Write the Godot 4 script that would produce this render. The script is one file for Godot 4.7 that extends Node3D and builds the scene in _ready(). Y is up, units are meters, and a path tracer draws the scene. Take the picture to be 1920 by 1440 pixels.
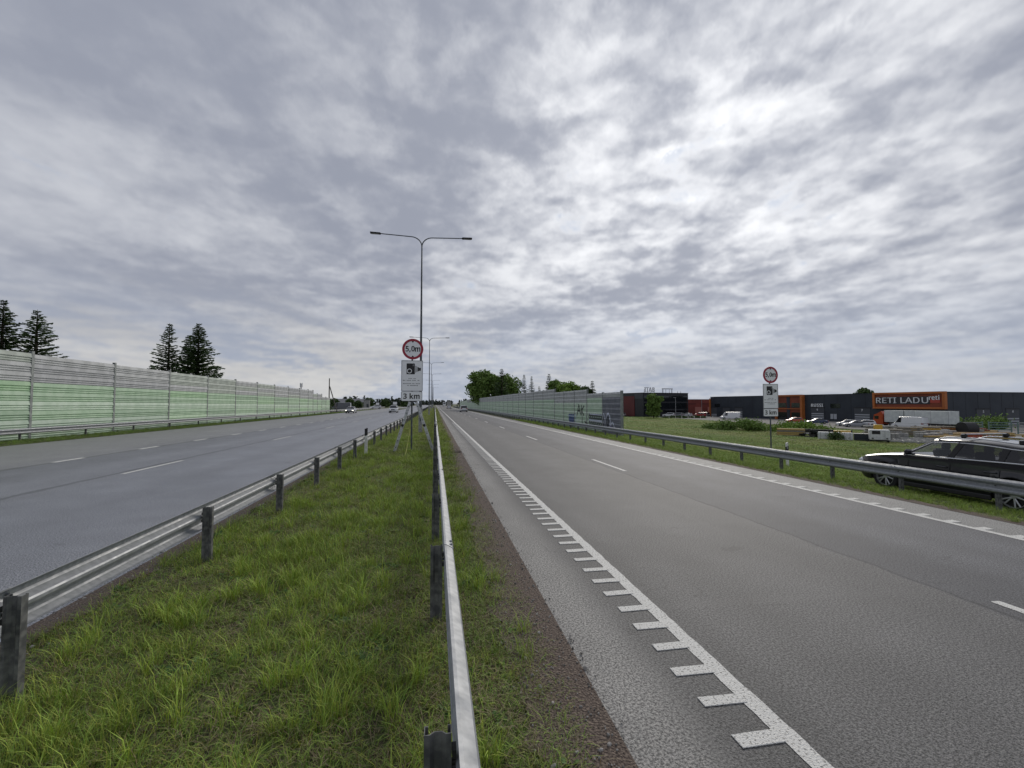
extends Node3D
# A dual carriageway under a broken overcast sky: guardrails, noise barriers, signs, lamps, a yard with halls.

class MB:
	var v := PackedVector3Array()
	var n := PackedVector3Array()
	var t := PackedVector2Array()
	var t2 := PackedVector2Array()
	var c := PackedColorArray()
	var use_uv := false
	var use_uv2 := false
	var use_c := false
	var col := Color.WHITE
	func add(p: Vector3, nn: Vector3, u := Vector2.ZERO, u2 := Vector2.ZERO) -> void:
		v.append(p); n.append(nn)
		if use_uv: t.append(u)
		if use_uv2: t2.append(u2)
		if use_c: c.append(col)
	func tri(a: Vector3, b: Vector3, cc: Vector3) -> void:   # counter-clockwise from outside
		var nn := (b - a).cross(cc - a).normalized()
		add(a, nn); add(cc, nn); add(b, nn)
	func quad(a: Vector3, b: Vector3, cc: Vector3, d: Vector3) -> void:
		var nn := (cc - a).cross(d - b).normalized()
		add(a, nn); add(cc, nn); add(b, nn)
		add(a, nn); add(d, nn); add(cc, nn)
	func squad(a: Vector3, b: Vector3, cc: Vector3, d: Vector3, na: Vector3, nb: Vector3, nc: Vector3, nd: Vector3) -> void:
		add(a, na); add(cc, nc); add(b, nb)
		add(a, na); add(d, nd); add(cc, nc)
	func uquad(a: Vector3, b: Vector3, cc: Vector3, d: Vector3, ua: Vector2, ub: Vector2, uc: Vector2, ud: Vector2, u2 := []) -> void:
		var nn := (cc - a).cross(d - b).normalized()
		var w := u2 if u2.size() == 4 else [Vector2.ZERO, Vector2.ZERO, Vector2.ZERO, Vector2.ZERO]
		add(a, nn, ua, w[0]); add(cc, nn, uc, w[2]); add(b, nn, ub, w[1])
		add(a, nn, ua, w[0]); add(d, nn, ud, w[3]); add(cc, nn, uc, w[2])
	func mesh() -> ArrayMesh:
		var arr := []
		arr.resize(Mesh.ARRAY_MAX)
		arr[Mesh.ARRAY_VERTEX] = v
		arr[Mesh.ARRAY_NORMAL] = n
		if use_uv: arr[Mesh.ARRAY_TEX_UV] = t
		if use_uv2: arr[Mesh.ARRAY_TEX_UV2] = t2
		if use_c: arr[Mesh.ARRAY_COLOR] = c
		var m := ArrayMesh.new()
		m.add_surface_from_arrays(Mesh.PRIMITIVE_TRIANGLES, arr)
		return m

var rng := RandomNumberGenerator.new()
var M := {}
var used := {}

# ------------------------------------------------------------------ shape helpers
func box(m: MB, ce: Vector3, s: Vector3, b := Basis.IDENTITY, ch := 0.0) -> void:
	var h := s * 0.5
	ch = minf(ch, minf(h.x, minf(h.y, h.z)) * 0.9)
	if ch <= 0.0:
		var p := []
		for i in 8:
			p.append(ce + b * Vector3(h.x if i & 1 else -h.x, h.y if i & 2 else -h.y, h.z if i & 4 else -h.z))
		m.quad(p[4], p[5], p[7], p[6]); m.quad(p[1], p[0], p[2], p[3])
		m.quad(p[5], p[1], p[3], p[7]); m.quad(p[0], p[4], p[6], p[2])
		m.quad(p[6], p[7], p[3], p[2]); m.quad(p[0], p[1], p[5], p[4])
		return
	# chamfered: each corner has three points, one on each face
	var q := {}
	for i in 8:
		var sg := Vector3(1 if i & 1 else -1, 1 if i & 2 else -1, 1 if i & 4 else -1)
		for a in 3:
			var o := h - Vector3(ch, ch, ch)
			o[a] = h[a]
			q[i * 3 + a] = ce + b * (o * sg)
	for a in 3:
		var u := (a + 1) % 3
		var w := (a + 2) % 3
		for sgn in 2:
			var i0 := sgn << a
			var i1 := i0 | (1 << u)
			var i2 := i1 | (1 << w)
			var i3 := i0 | (1 << w)
			if sgn == 1: m.quad(q[i0 * 3 + a], q[i1 * 3 + a], q[i2 * 3 + a], q[i3 * 3 + a])
			else: m.quad(q[i0 * 3 + a], q[i3 * 3 + a], q[i2 * 3 + a], q[i1 * 3 + a])
		for su in 2:
			for sw in 2:
				var e0 := (su << u) | (sw << w)
				var e1 := e0 | (1 << a)
				var pa: Vector3 = q[e0 * 3 + u]
				var pb: Vector3 = q[e1 * 3 + u]
				var pc: Vector3 = q[e1 * 3 + w]
				var pd: Vector3 = q[e0 * 3 + w]
				if (pb - pa).cross(pc - pa).dot((pa + pc) * 0.5 - ce) > 0: m.quad(pa, pb, pc, pd)
				else: m.quad(pa, pd, pc, pb)
	for i in 8:
		var pa: Vector3 = q[i * 3]
		var pb: Vector3 = q[i * 3 + 1]
		var pc: Vector3 = q[i * 3 + 2]
		if (pb - pa).cross(pc - pa).dot(pa - ce) > 0: m.tri(pa, pb, pc)
		else: m.tri(pa, pc, pb)

func side_axes(d: Vector3) -> Array:
	var up := Vector3.UP if absf(d.y) < 0.9 else Vector3.RIGHT
	var x := d.cross(up).normalized()
	return [x, x.cross(d).normalized()]

func cyl(m: MB, a: Vector3, b: Vector3, r0: float, r1: float, seg := 10, cap := true) -> void:
	var d := (b - a).normalized()
	var ax := side_axes(d)
	for i in seg:
		var a0 := TAU * i / seg
		var a1 := TAU * (i + 1) / seg
		var n0: Vector3 = ax[0] * cos(a0) - ax[1] * sin(a0)
		var n1: Vector3 = ax[0] * cos(a1) - ax[1] * sin(a1)
		m.squad(a + n0 * r0, a + n1 * r0, b + n1 * r1, b + n0 * r1, n0, n1, n1, n0)
		if cap:
			m.tri(a, a + n1 * r0, a + n0 * r0)
			m.tri(b, b + n0 * r1, b + n1 * r1)

func tube(m: MB, pts: Array, r: float, seg := 8, r_end := -1.0) -> void:
	var re := r if r_end < 0 else r_end
	for i in pts.size() - 1:
		cyl(m, pts[i], pts[i + 1], lerpf(r, re, float(i) / (pts.size() - 1)), lerpf(r, re, float(i + 1) / (pts.size() - 1)), seg, i == 0 or i == pts.size() - 2)

# a bent sheet: profile (depth x, height y) with thickness th, run along z from z0 to z1
func bent_sheet(m: MB, prof: Array, th: float, z0: float, z1: float, flip := 1.0) -> void:
	var k := prof.size()
	var back := []
	for i in k:
		var d0: Vector2 = (prof[i] - prof[i - 1]) if i > 0 else (prof[1] - prof[0])
		var d1: Vector2 = (prof[i + 1] - prof[i]) if i < k - 1 else d0
		var d := (d0.normalized() + d1.normalized()).normalized()
		back.append(prof[i] + Vector2(d.y, -d.x) * -th)
	var loop := prof.duplicate()
	var bb := back.duplicate()
	bb.reverse()
	loop.append_array(bb)
	var L := loop.size()
	for i in L:
		var p: Vector2 = loop[i]
		var q: Vector2 = loop[(i + 1) % L]
		var a := Vector3(p.x * flip, p.y, z0)
		var b := Vector3(q.x * flip, q.y, z0)
		var c := Vector3(q.x * flip, q.y, z1)
		var d2 := Vector3(p.x * flip, p.y, z1)
		if flip > 0: m.quad(a, b, c, d2)
		else: m.quad(d2, c, b, a)
	for i in k - 1:
		for e in 2:
			var z := z0 if e == 0 else z1
			var a := Vector3(prof[i].x * flip, prof[i].y, z)
			var b := Vector3(prof[i + 1].x * flip, prof[i + 1].y, z)
			var c := Vector3(back[i + 1].x * flip, back[i + 1].y, z)
			var d2 := Vector3(back[i].x * flip, back[i].y, z)
			m.quad(a, b, c, d2)

# a flat polygon in the xy plane, thickened along z
func prism(m: MB, poly: PackedVector2Array, z0: float, z1: float, xf := Transform3D.IDENTITY) -> void:
	var idx := Geometry2D.triangulate_polygon(poly)
	for i in range(0, idx.size(), 3):
		var a := poly[idx[i]]
		var b := poly[idx[i + 1]]
		var c := poly[idx[i + 2]]
		if (b - a).cross(c - a) < 0:
			var s := b
			b = c
			c = s
		m.tri(xf * Vector3(a.x, a.y, z1), xf * Vector3(b.x, b.y, z1), xf * Vector3(c.x, c.y, z1))
		m.tri(xf * Vector3(a.x, a.y, z0), xf * Vector3(c.x, c.y, z0), xf * Vector3(b.x, b.y, z0))
	var cw := Geometry2D.is_polygon_clockwise(poly)
	for i in poly.size():
		var a := poly[i]
		var b := poly[(i + 1) % poly.size()]
		if cw:
			m.quad(xf * Vector3(b.x, b.y, z0), xf * Vector3(a.x, a.y, z0), xf * Vector3(a.x, a.y, z1), xf * Vector3(b.x, b.y, z1))
		else:
			m.quad(xf * Vector3(a.x, a.y, z0), xf * Vector3(b.x, b.y, z0), xf * Vector3(b.x, b.y, z1), xf * Vector3(a.x, a.y, z1))

func rounded_rect(w: float, h: float, r: float, k := 4) -> PackedVector2Array:
	var p := PackedVector2Array()
	for c in 4:
		var ce := Vector2((w / 2 - r) * (1 if c in [0, 3] else -1), (h / 2 - r) * (1 if c < 2 else -1))
		for i in k + 1:
			var a := PI / 2 * (c + float(i) / k)
			p.append(ce + Vector2(cos(a), sin(a)) * r)
	return p

func disc(r: float, k := 32, ce := Vector2.ZERO) -> PackedVector2Array:
	var p := PackedVector2Array()
	for i in k: p.append(ce + Vector2(cos(TAU * i / k), sin(TAU * i / k)) * r)
	return p

func ring(m: MB, r0: float, r1: float, z0: float, z1: float, k := 32, ce := Vector2.ZERO) -> void:
	for i in k:
		var a := Vector2(cos(TAU * i / k), sin(TAU * i / k))
		var b := Vector2(cos(TAU * (i + 1) / k), sin(TAU * (i + 1) / k))
		var ai := ce + a * r0
		var bi := ce + b * r0
		var ao := ce + a * r1
		var bo := ce + b * r1
		m.quad(Vector3(ai.x, ai.y, z1), Vector3(ao.x, ao.y, z1), Vector3(bo.x, bo.y, z1), Vector3(bi.x, bi.y, z1))
		m.quad(Vector3(ai.x, ai.y, z0), Vector3(bi.x, bi.y, z0), Vector3(bo.x, bo.y, z0), Vector3(ao.x, ao.y, z0))
		m.quad(Vector3(ao.x, ao.y, z0), Vector3(bo.x, bo.y, z0), Vector3(bo.x, bo.y, z1), Vector3(ao.x, ao.y, z1))
		m.quad(Vector3(bi.x, bi.y, z0), Vector3(ai.x, ai.y, z0), Vector3(ai.x, ai.y, z1), Vector3(bi.x, bi.y, z1))

# ------------------------------------------------------------------ node helpers
func numbered(called: String) -> String:
	if not used.has(called):
		used[called] = 0
		return called
	used[called] += 1
	return "%s_%03d" % [called, used[called]]

func tag(o: Node3D, label: String, category := "", group := "", kind := "") -> Node3D:
	if label: o.set_meta("label", label)
	if category: o.set_meta("category", category)
	if group: o.set_meta("group", group)
	if kind: o.set_meta("kind", kind)
	return o

func thing(called: String, label: String, category: String, at := Vector3.ZERO, turn := 0.0, group := "") -> Node3D:
	var o := Node3D.new()
	o.name = numbered(called)
	add_child(o)
	o.position = at
	o.rotation.y = turn
	tag(o, label, category, group)
	return o

func put(me: Mesh, called: String, mat: Material, parent: Node3D, at := Vector3.ZERO, turn := 0.0) -> MeshInstance3D:
	var o := MeshInstance3D.new()
	o.mesh = me
	o.material_override = mat
	o.name = numbered(called) if parent == self else called
	parent.add_child(o, true)
	o.position = at
	o.rotation.y = turn
	return o

func part(m: MB, called: String, mat: Material, parent: Node3D, at := Vector3.ZERO, turn := 0.0) -> MeshInstance3D:
	return put(m.mesh(), called, mat, parent, at, turn)

func struct(m: MB, called: String, mat: Material, label := "") -> MeshInstance3D:
	var o := put(m.mesh(), called, mat, self)
	tag(o, label, "", "", "structure")
	return o

func copy(o: Node3D, label: String, at: Vector3, turn := 0.0, called := "") -> Node3D:
	var c: Node3D = o.duplicate()
	c.name = numbered(called if called else String(o.name).rstrip("0123456789").rstrip("_"))
	add_child(c)
	c.position = at
	c.rotation.y = turn
	c.set_meta("label", label)
	return c

# flat lettering facing +z, about h metres tall capitals, centred
func text(s: String, h: float, depth: float, mat: Material, parent: Node3D, at: Vector3, called := "lettering", turn := 0.0, bold := true, stretch := 1.0) -> MeshInstance3D:
	var f := SystemFont.new()
	f.font_names = PackedStringArray(["Droid Sans"])
	f.font_weight = 700 if bold else 400
	var t := TextMesh.new()
	t.text = s
	t.font = f
	t.font_size = 64
	t.pixel_size = h / 46.0
	t.depth = depth
	t.curve_step = 2.0
	var o := put(t, called, mat, parent, at, turn)
	o.scale = Vector3(stretch, 1, 1)
	return o

# ------------------------------------------------------------------ materials
func lin(r: float, g: float, b: float) -> Color:
	return Color(r, g, b).linear_to_srgb()

func mat(c: Color, rough := 0.7, metal := 0.0, spec := 0.5) -> StandardMaterial3D:
	var m := StandardMaterial3D.new()
	m.albedo_color = c
	m.roughness = rough
	m.metallic = metal
	m.metallic_specular = spec
	return m

func noise_tex(freq: float, oct: int, lo: Color, hi: Color, size := 512, type := FastNoiseLite.TYPE_SIMPLEX_SMOOTH, sd := 1, mid = null, p0 := 0.25, p1 := 0.75) -> NoiseTexture2D:
	var nz := FastNoiseLite.new()
	nz.noise_type = type
	nz.frequency = freq
	nz.fractal_octaves = oct
	nz.fractal_type = FastNoiseLite.FRACTAL_FBM if oct > 1 else FastNoiseLite.FRACTAL_NONE
	nz.seed = sd
	var g := Gradient.new()
	g.offsets = PackedFloat32Array([p0, p1]) if mid == null else PackedFloat32Array([p0, (p0 + p1) / 2, p1])
	g.colors = PackedColorArray([lo, hi]) if mid == null else PackedColorArray([lo, mid, hi])
	var t := NoiseTexture2D.new()
	t.width = size
	t.height = size
	t.seamless = true
	t.noise = nz
	t.color_ramp = g
	return t

func triplanar(m: StandardMaterial3D, scale: float) -> StandardMaterial3D:
	m.uv1_triplanar = true
	m.uv1_world_triplanar = true
	m.uv1_scale = Vector3.ONE * scale
	return m

func grained(lo: Color, hi: Color, scale: float, rough := 0.7, metal := 0.0, freq := 0.01, oct := 5, sd := 3) -> StandardMaterial3D:
	var m := mat(Color.WHITE, rough, metal)
	m.albedo_texture = noise_tex(freq, oct, lo, hi, 256, FastNoiseLite.TYPE_SIMPLEX_SMOOTH, sd)
	return triplanar(m, scale)

func make_materials() -> void:
	var galv := mat(Color.WHITE, 0.62, 0.25)
	galv.albedo_texture = noise_tex(0.03, 5, lin(0.235, 0.248, 0.263), lin(0.335, 0.35, 0.368), 512, FastNoiseLite.TYPE_SIMPLEX_SMOOTH, 4)
	galv.roughness_texture = noise_tex(0.02, 4, Color(0.7, 0.7, 0.7), Color(1, 1, 1), 256, FastNoiseLite.TYPE_SIMPLEX_SMOOTH, 9)
	M.galv = triplanar(galv, 0.9)
	M.galv_dull = grained(lin(0.24, 0.245, 0.24), lin(0.42, 0.42, 0.42), 1.3, 0.6, 0.35, 0.02, 5, 21)
	M.post = grained(lin(0.085, 0.088, 0.09), lin(0.19, 0.19, 0.185), 2.1, 0.65, 0.25, 0.02, 5, 22)
	M.steel_pole = grained(lin(0.060, 0.070, 0.078), lin(0.105, 0.12, 0.13), 1.0, 0.55, 0.2)
	M.bolt = mat(lin(0.05, 0.05, 0.05), 0.5, 0.6)
	M.alu = grained(lin(0.40, 0.41, 0.42), lin(0.58, 0.59, 0.60), 2.0, 0.4, 0.5)
	M.black = mat(lin(0.012, 0.012, 0.013), 0.6)
	M.rubber = mat(lin(0.018, 0.018, 0.019), 0.85)
	M.dark_plastic = mat(lin(0.022, 0.022, 0.024), 0.55)
	M.white_plastic = grained(lin(0.60, 0.60, 0.57), lin(0.74, 0.74, 0.71), 3.0, 0.5)
	M.sign_white = mat(lin(0.84, 0.85, 0.86), 0.4)
	M.sign_red = mat(lin(0.34, 0.012, 0.035), 0.4)
	M.sign_black = mat(lin(0.012, 0.012, 0.013), 0.5)
	M.sign_grey = mat(lin(0.30, 0.30, 0.31), 0.5)
	M.sign_print = mat(lin(0.16, 0.16, 0.17), 0.5)
	M.sign_back = mat(lin(0.35, 0.36, 0.37), 0.5, 0.3)
	M.panel_grey = grained(lin(0.40, 0.415, 0.41), lin(0.53, 0.545, 0.54), 0.35, 0.6, 0.0, 0.012, 5, 31)
	M.panel_green = grained(lin(0.36, 0.52, 0.345), lin(0.46, 0.61, 0.435), 0.35, 0.6, 0.0, 0.012, 5, 32)
	M.panel_pale = grained(lin(0.49, 0.63, 0.475), lin(0.60, 0.72, 0.58), 0.35, 0.6, 0.0, 0.012, 5, 33)
	M.panel_slate = grained(lin(0.15, 0.16, 0.19), lin(0.22, 0.23, 0.26), 0.35, 0.6, 0.0, 0.012, 5, 34)
	M.panel_mint = grained(lin(0.40, 0.53, 0.385), lin(0.50, 0.62, 0.48), 0.35, 0.6, 0.0, 0.012, 5, 35)
	M.panel_light = grained(lin(0.50, 0.61, 0.48), lin(0.60, 0.70, 0.58), 0.35, 0.6, 0.0, 0.012, 5, 36)
	for nm in ["panel_grey", "panel_green", "panel_pale"]:   # batches that weathered differently
		for k in 2:
			var d: StandardMaterial3D = M[nm].duplicate()
			d.albedo_color = [Color(0.94, 0.94, 0.95), Color(0.97, 1.0, 0.95)][k]
			M[nm + ["_worn", "_clean"][k]] = d
	M.wall_post = grained(lin(0.20, 0.22, 0.21), lin(0.29, 0.31, 0.30), 0.8, 0.55, 0.3)
	M.bark = grained(lin(0.05, 0.04, 0.03), lin(0.11, 0.09, 0.07), 1.5, 0.9)
	for k in [["spruce", 0.075, 0.12, 0.042], ["leaf", 0.155, 0.245, 0.052], ["leaf_bright", 0.20, 0.31, 0.05], ["leaf_dark", 0.075, 0.125, 0.034], ["blade", 1.0, 1.0, 1.0], ["far_leaf", 0.03, 0.045, 0.028]]:
		var m := mat(lin(k[1], k[2], k[3]), 0.75)
		m.vertex_color_use_as_albedo = true
		m.backlight_enabled = true
		m.backlight = Color(0.35, 0.4, 0.2)
		m.cull_mode = BaseMaterial3D.CULL_DISABLED
		M[k[0]] = m
	M.tyre = mat(lin(0.02, 0.02, 0.021), 0.9)
	M.rim = mat(lin(0.55, 0.56, 0.58), 0.3, 0.7)
	M.chrome = mat(lin(0.72, 0.73, 0.75), 0.38, 0.45)
	M.glass_dark = mat(lin(0.015, 0.018, 0.022), 0.06, 0.0, 0.6)
	var g := mat(Color(0.30, 0.33, 0.34, 0.22), 0.03)
	g.transparency = BaseMaterial3D.TRANSPARENCY_ALPHA
	M.glass_clear = g
	var g2 := mat(Color(0.05, 0.055, 0.085, 0.78), 0.03)
	g2.transparency = BaseMaterial3D.TRANSPARENCY_ALPHA
	M.glass_tint = g2
	for k in [["paint_black", 0.012, 0.012, 0.016], ["paint_white", 0.66, 0.67, 0.68], ["paint_silver", 0.28, 0.29, 0.31], ["paint_blue", 0.03, 0.05, 0.11], ["paint_orange", 0.42, 0.065, 0.025], ["paint_grey", 0.08, 0.085, 0.095], ["paint_red", 0.30, 0.02, 0.02]]:
		var m := mat(lin(k[1], k[2], k[3]), 0.32, 0.1)
		m.metallic_specular = 0.3
		m.clearcoat_enabled = true
		m.clearcoat = 1.0
		m.clearcoat_roughness = 0.05
		M[k[0]] = m
	var hl := mat(lin(0.8, 0.8, 0.8), 0.2)
	M.lamp_glass = hl
	M.tail_red = mat(lin(0.30, 0.01, 0.012), 0.25)
	var on := mat(lin(0.9, 0.9, 0.85), 0.3)
	on.emission_enabled = true
	on.emission = Color(1, 0.98, 0.92)
	on.emission_energy_multiplier = 2.2
	M.headlamp_on = on
	M.cladding_dark = grained(lin(0.017, 0.023, 0.034), lin(0.026, 0.034, 0.046), 0.05, 0.6)
	M.cladding_black = grained(lin(0.010, 0.012, 0.016), lin(0.018, 0.020, 0.026), 0.05, 0.5)
	M.cladding_red = grained(lin(0.16, 0.030, 0.022), lin(0.22, 0.042, 0.030), 0.05, 0.6)
	M.cladding_darkred = grained(lin(0.095, 0.014, 0.014), lin(0.13, 0.020, 0.018), 0.05, 0.6)
	M.cladding_orange = grained(lin(0.36, 0.105, 0.022), lin(0.46, 0.14, 0.03), 0.05, 0.6)
	M.cladding_brown = grained(lin(0.17, 0.035, 0.012), lin(0.24, 0.05, 0.018), 0.05, 0.6)
	M.roof_grey = mat(lin(0.20, 0.20, 0.21), 0.8)
	M.window_dark = mat(lin(0.010, 0.012, 0.015), 0.08, 0.0, 0.6)
	M.door_strip = mat(lin(0.38, 0.40, 0.43), 0.4)
	M.door_grey = mat(lin(0.055, 0.06, 0.07), 0.6)
	M.pink_door = mat(lin(0.42, 0.16, 0.13), 0.6)
	M.letter_white = mat(lin(0.72, 0.73, 0.74), 0.5)
	M.letter_grey = mat(lin(0.58, 0.59, 0.61), 0.6)
	M.sign_panel_dark = mat(lin(0.035, 0.03, 0.034), 0.5)
	M.logo_red = mat(lin(0.42, 0.06, 0.04), 0.5)
	M.trailer_white = grained(lin(0.50, 0.53, 0.52), lin(0.60, 0.63, 0.61), 0.3, 0.5)
	M.wood_yellow = grained(lin(0.36, 0.24, 0.07), lin(0.52, 0.38, 0.15), 2.0, 0.8)
	M.wood_grey = grained(lin(0.17, 0.15, 0.12), lin(0.30, 0.27, 0.22), 2.0, 0.85)
	M.stone_block = grained(lin(0.25, 0.245, 0.235), lin(0.42, 0.41, 0.39), 1.5, 0.9)
	M.orange_brown = grained(lin(0.24, 0.10, 0.03), lin(0.36, 0.17, 0.05), 1.5, 0.8)
	M.wrap_white = grained(lin(0.50, 0.51, 0.51), lin(0.68, 0.69, 0.69), 1.0, 0.45)
	M.red_paint = mat(lin(0.42, 0.07, 0.04), 0.5)
	M.yellow_paint = mat(lin(0.55, 0.33, 0.03), 0.5)
	M.green_paint = mat(lin(0.14, 0.21, 0.19), 0.5, 0.2)
	M.concrete = grained(lin(0.25, 0.25, 0.24), lin(0.36, 0.355, 0.34), 0.7, 0.9)
	M.cord_yellow = mat(lin(0.55, 0.55, 0.15), 0.7)
	M.pole_wood = grained(lin(0.10, 0.09, 0.075), lin(0.18, 0.165, 0.14), 0.9, 0.9)

	# ground: thatch, moss and bare soil
	var gr := mat(Color.WHITE, 0.95)
	gr.albedo_texture = noise_tex(0.02, 6, lin(0.060, 0.050, 0.028), lin(0.092, 0.130, 0.034), 1024, FastNoiseLite.TYPE_SIMPLEX_SMOOTH, 5, lin(0.076, 0.088, 0.030), 0.3, 0.7)
	gr.heightmap_enabled = true
	gr.heightmap_texture = noise_tex(0.06, 5, Color.BLACK, Color.WHITE, 512, FastNoiseLite.TYPE_SIMPLEX_SMOOTH, 6)
	gr.heightmap_scale = 3.0
	M.ground = triplanar(gr, 0.35)
	var so := mat(Color.WHITE, 0.95)
	so.albedo_texture = noise_tex(0.05, 5, lin(0.075, 0.055, 0.043), lin(0.21, 0.165, 0.13), 1024, FastNoiseLite.TYPE_SIMPLEX_SMOOTH, 7, lin(0.125, 0.094, 0.075), 0.28, 0.75)
	so.heightmap_enabled = true
	so.heightmap_texture = noise_tex(0.09, 4, Color.BLACK, Color.WHITE, 512, FastNoiseLite.TYPE_SIMPLEX_SMOOTH, 8)
	so.heightmap_scale = 0.9
	M.soil = triplanar(so, 0.8)
	M.yard = grained(lin(0.15, 0.145, 0.135), lin(0.24, 0.23, 0.21), 0.12, 0.95, 0.0, 0.02, 6, 41)
	# paint, worn down to dark flecks
	var pt := mat(Color.WHITE, 0.7)
	pt.albedo_texture = noise_tex(0.035, 6, lin(0.20, 0.195, 0.18), lin(0.72, 0.71, 0.67), 1024, FastNoiseLite.TYPE_SIMPLEX_SMOOTH, 11, lin(0.64, 0.63, 0.59), 0.20, 0.46)
	pt.heightmap_enabled = true
	pt.heightmap_texture = noise_tex(0.12, 4, Color.BLACK, Color.WHITE, 512, FastNoiseLite.TYPE_SIMPLEX_SMOOTH, 12)
	pt.heightmap_scale = 0.35
	M.road_paint = triplanar(pt, 1.1)

func lane_map(x0: float, x1: float, zones: Array, seams: Array, tracks: Array, sd: int) -> ImageTexture:
	# tones across a carriageway (zones of different mixes, tarred joints, worn wheel tracks), broken up along it
	var W := 512
	var Hh := 1024
	var nz := FastNoiseLite.new()
	nz.seed = sd
	nz.frequency = 0.02
	nz.fractal_octaves = 4
	var bytes := PackedByteArray()
	bytes.resize(W * Hh * 3)
	var k := 0
	for j in Hh:
		var an := TAU * j / Hh
		var cz := cos(an) * 90.0
		var sz := sin(an) * 90.0
		for i in W:
			var x := lerpf(x0, x1, (i + 0.5) / W)
			var w1 := nz.get_noise_3d(x * 14.0, cz, sz)
			var w2 := nz.get_noise_3d(x * 60.0 + 300.0, cz * 3.0, sz * 3.0)
			var xe := x + w2 * 0.09
			var c := Vector3.ZERO
			for z in zones:
				var b: float = z[3] if z.size() > 3 else 0.06
				if xe >= z[0] - b:
					c = c.lerp(z[2], smoothstep(z[0] - b, z[0] + b, xe)) if c != Vector3.ZERO else z[2]
			for t in tracks:
				c *= 1.0 + t[2] * exp(-pow((xe - t[0]) / t[1], 2.0)) * (0.75 + 0.5 * w1)
			for s in seams:
				if absf(x + w2 * 0.05 - s[0]) < s[1] * (0.55 + 0.9 * absf(w1)): c *= s[2]
			c *= 1.0 + 0.17 * w1 + 0.13 * w2
			if w2 * w1 > 0.24: c *= 0.80
			if absf(w1 - 0.11) < 0.0035 and w2 > -0.05: c *= 0.70
			var q := Color(c.x, c.y, c.z).linear_to_srgb()
			bytes[k] = clampi(int(q.r * 255.0), 0, 255)
			bytes[k + 1] = clampi(int(q.g * 255.0), 0, 255)
			bytes[k + 2] = clampi(int(q.b * 255.0), 0, 255)
			k += 3
	return ImageTexture.create_from_image(Image.create_from_data(W, Hh, false, Image.FORMAT_RGB8, bytes))

func asphalt(map: ImageTexture, rough: float) -> StandardMaterial3D:
	var m := mat(Color.WHITE, rough)
	var st := noise_tex(0.11, 4, lin(0.12, 0.12, 0.125), lin(1.0, 0.99, 0.97), 1024, FastNoiseLite.TYPE_SIMPLEX_SMOOTH, 14, lin(0.58, 0.58, 0.585), 0.30, 0.74)
	(st.noise as FastNoiseLite).fractal_gain = 0.85
	m.albedo_texture = st
	m.heightmap_enabled = true
	m.heightmap_texture = noise_tex(0.24, 3, Color.BLACK, Color.WHITE, 1024, FastNoiseLite.TYPE_SIMPLEX_SMOOTH, 14)
	m.heightmap_scale = 0.25
	m.detail_enabled = true
	m.detail_albedo = map
	m.detail_blend_mode = BaseMaterial3D.BLEND_MODE_MUL
	m.detail_uv_layer = BaseMaterial3D.DETAIL_UV_2
	return m

# ------------------------------------------------------------------ sky
const SUN_AZ := 32.0
const SUN_EL := 28.0

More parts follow.
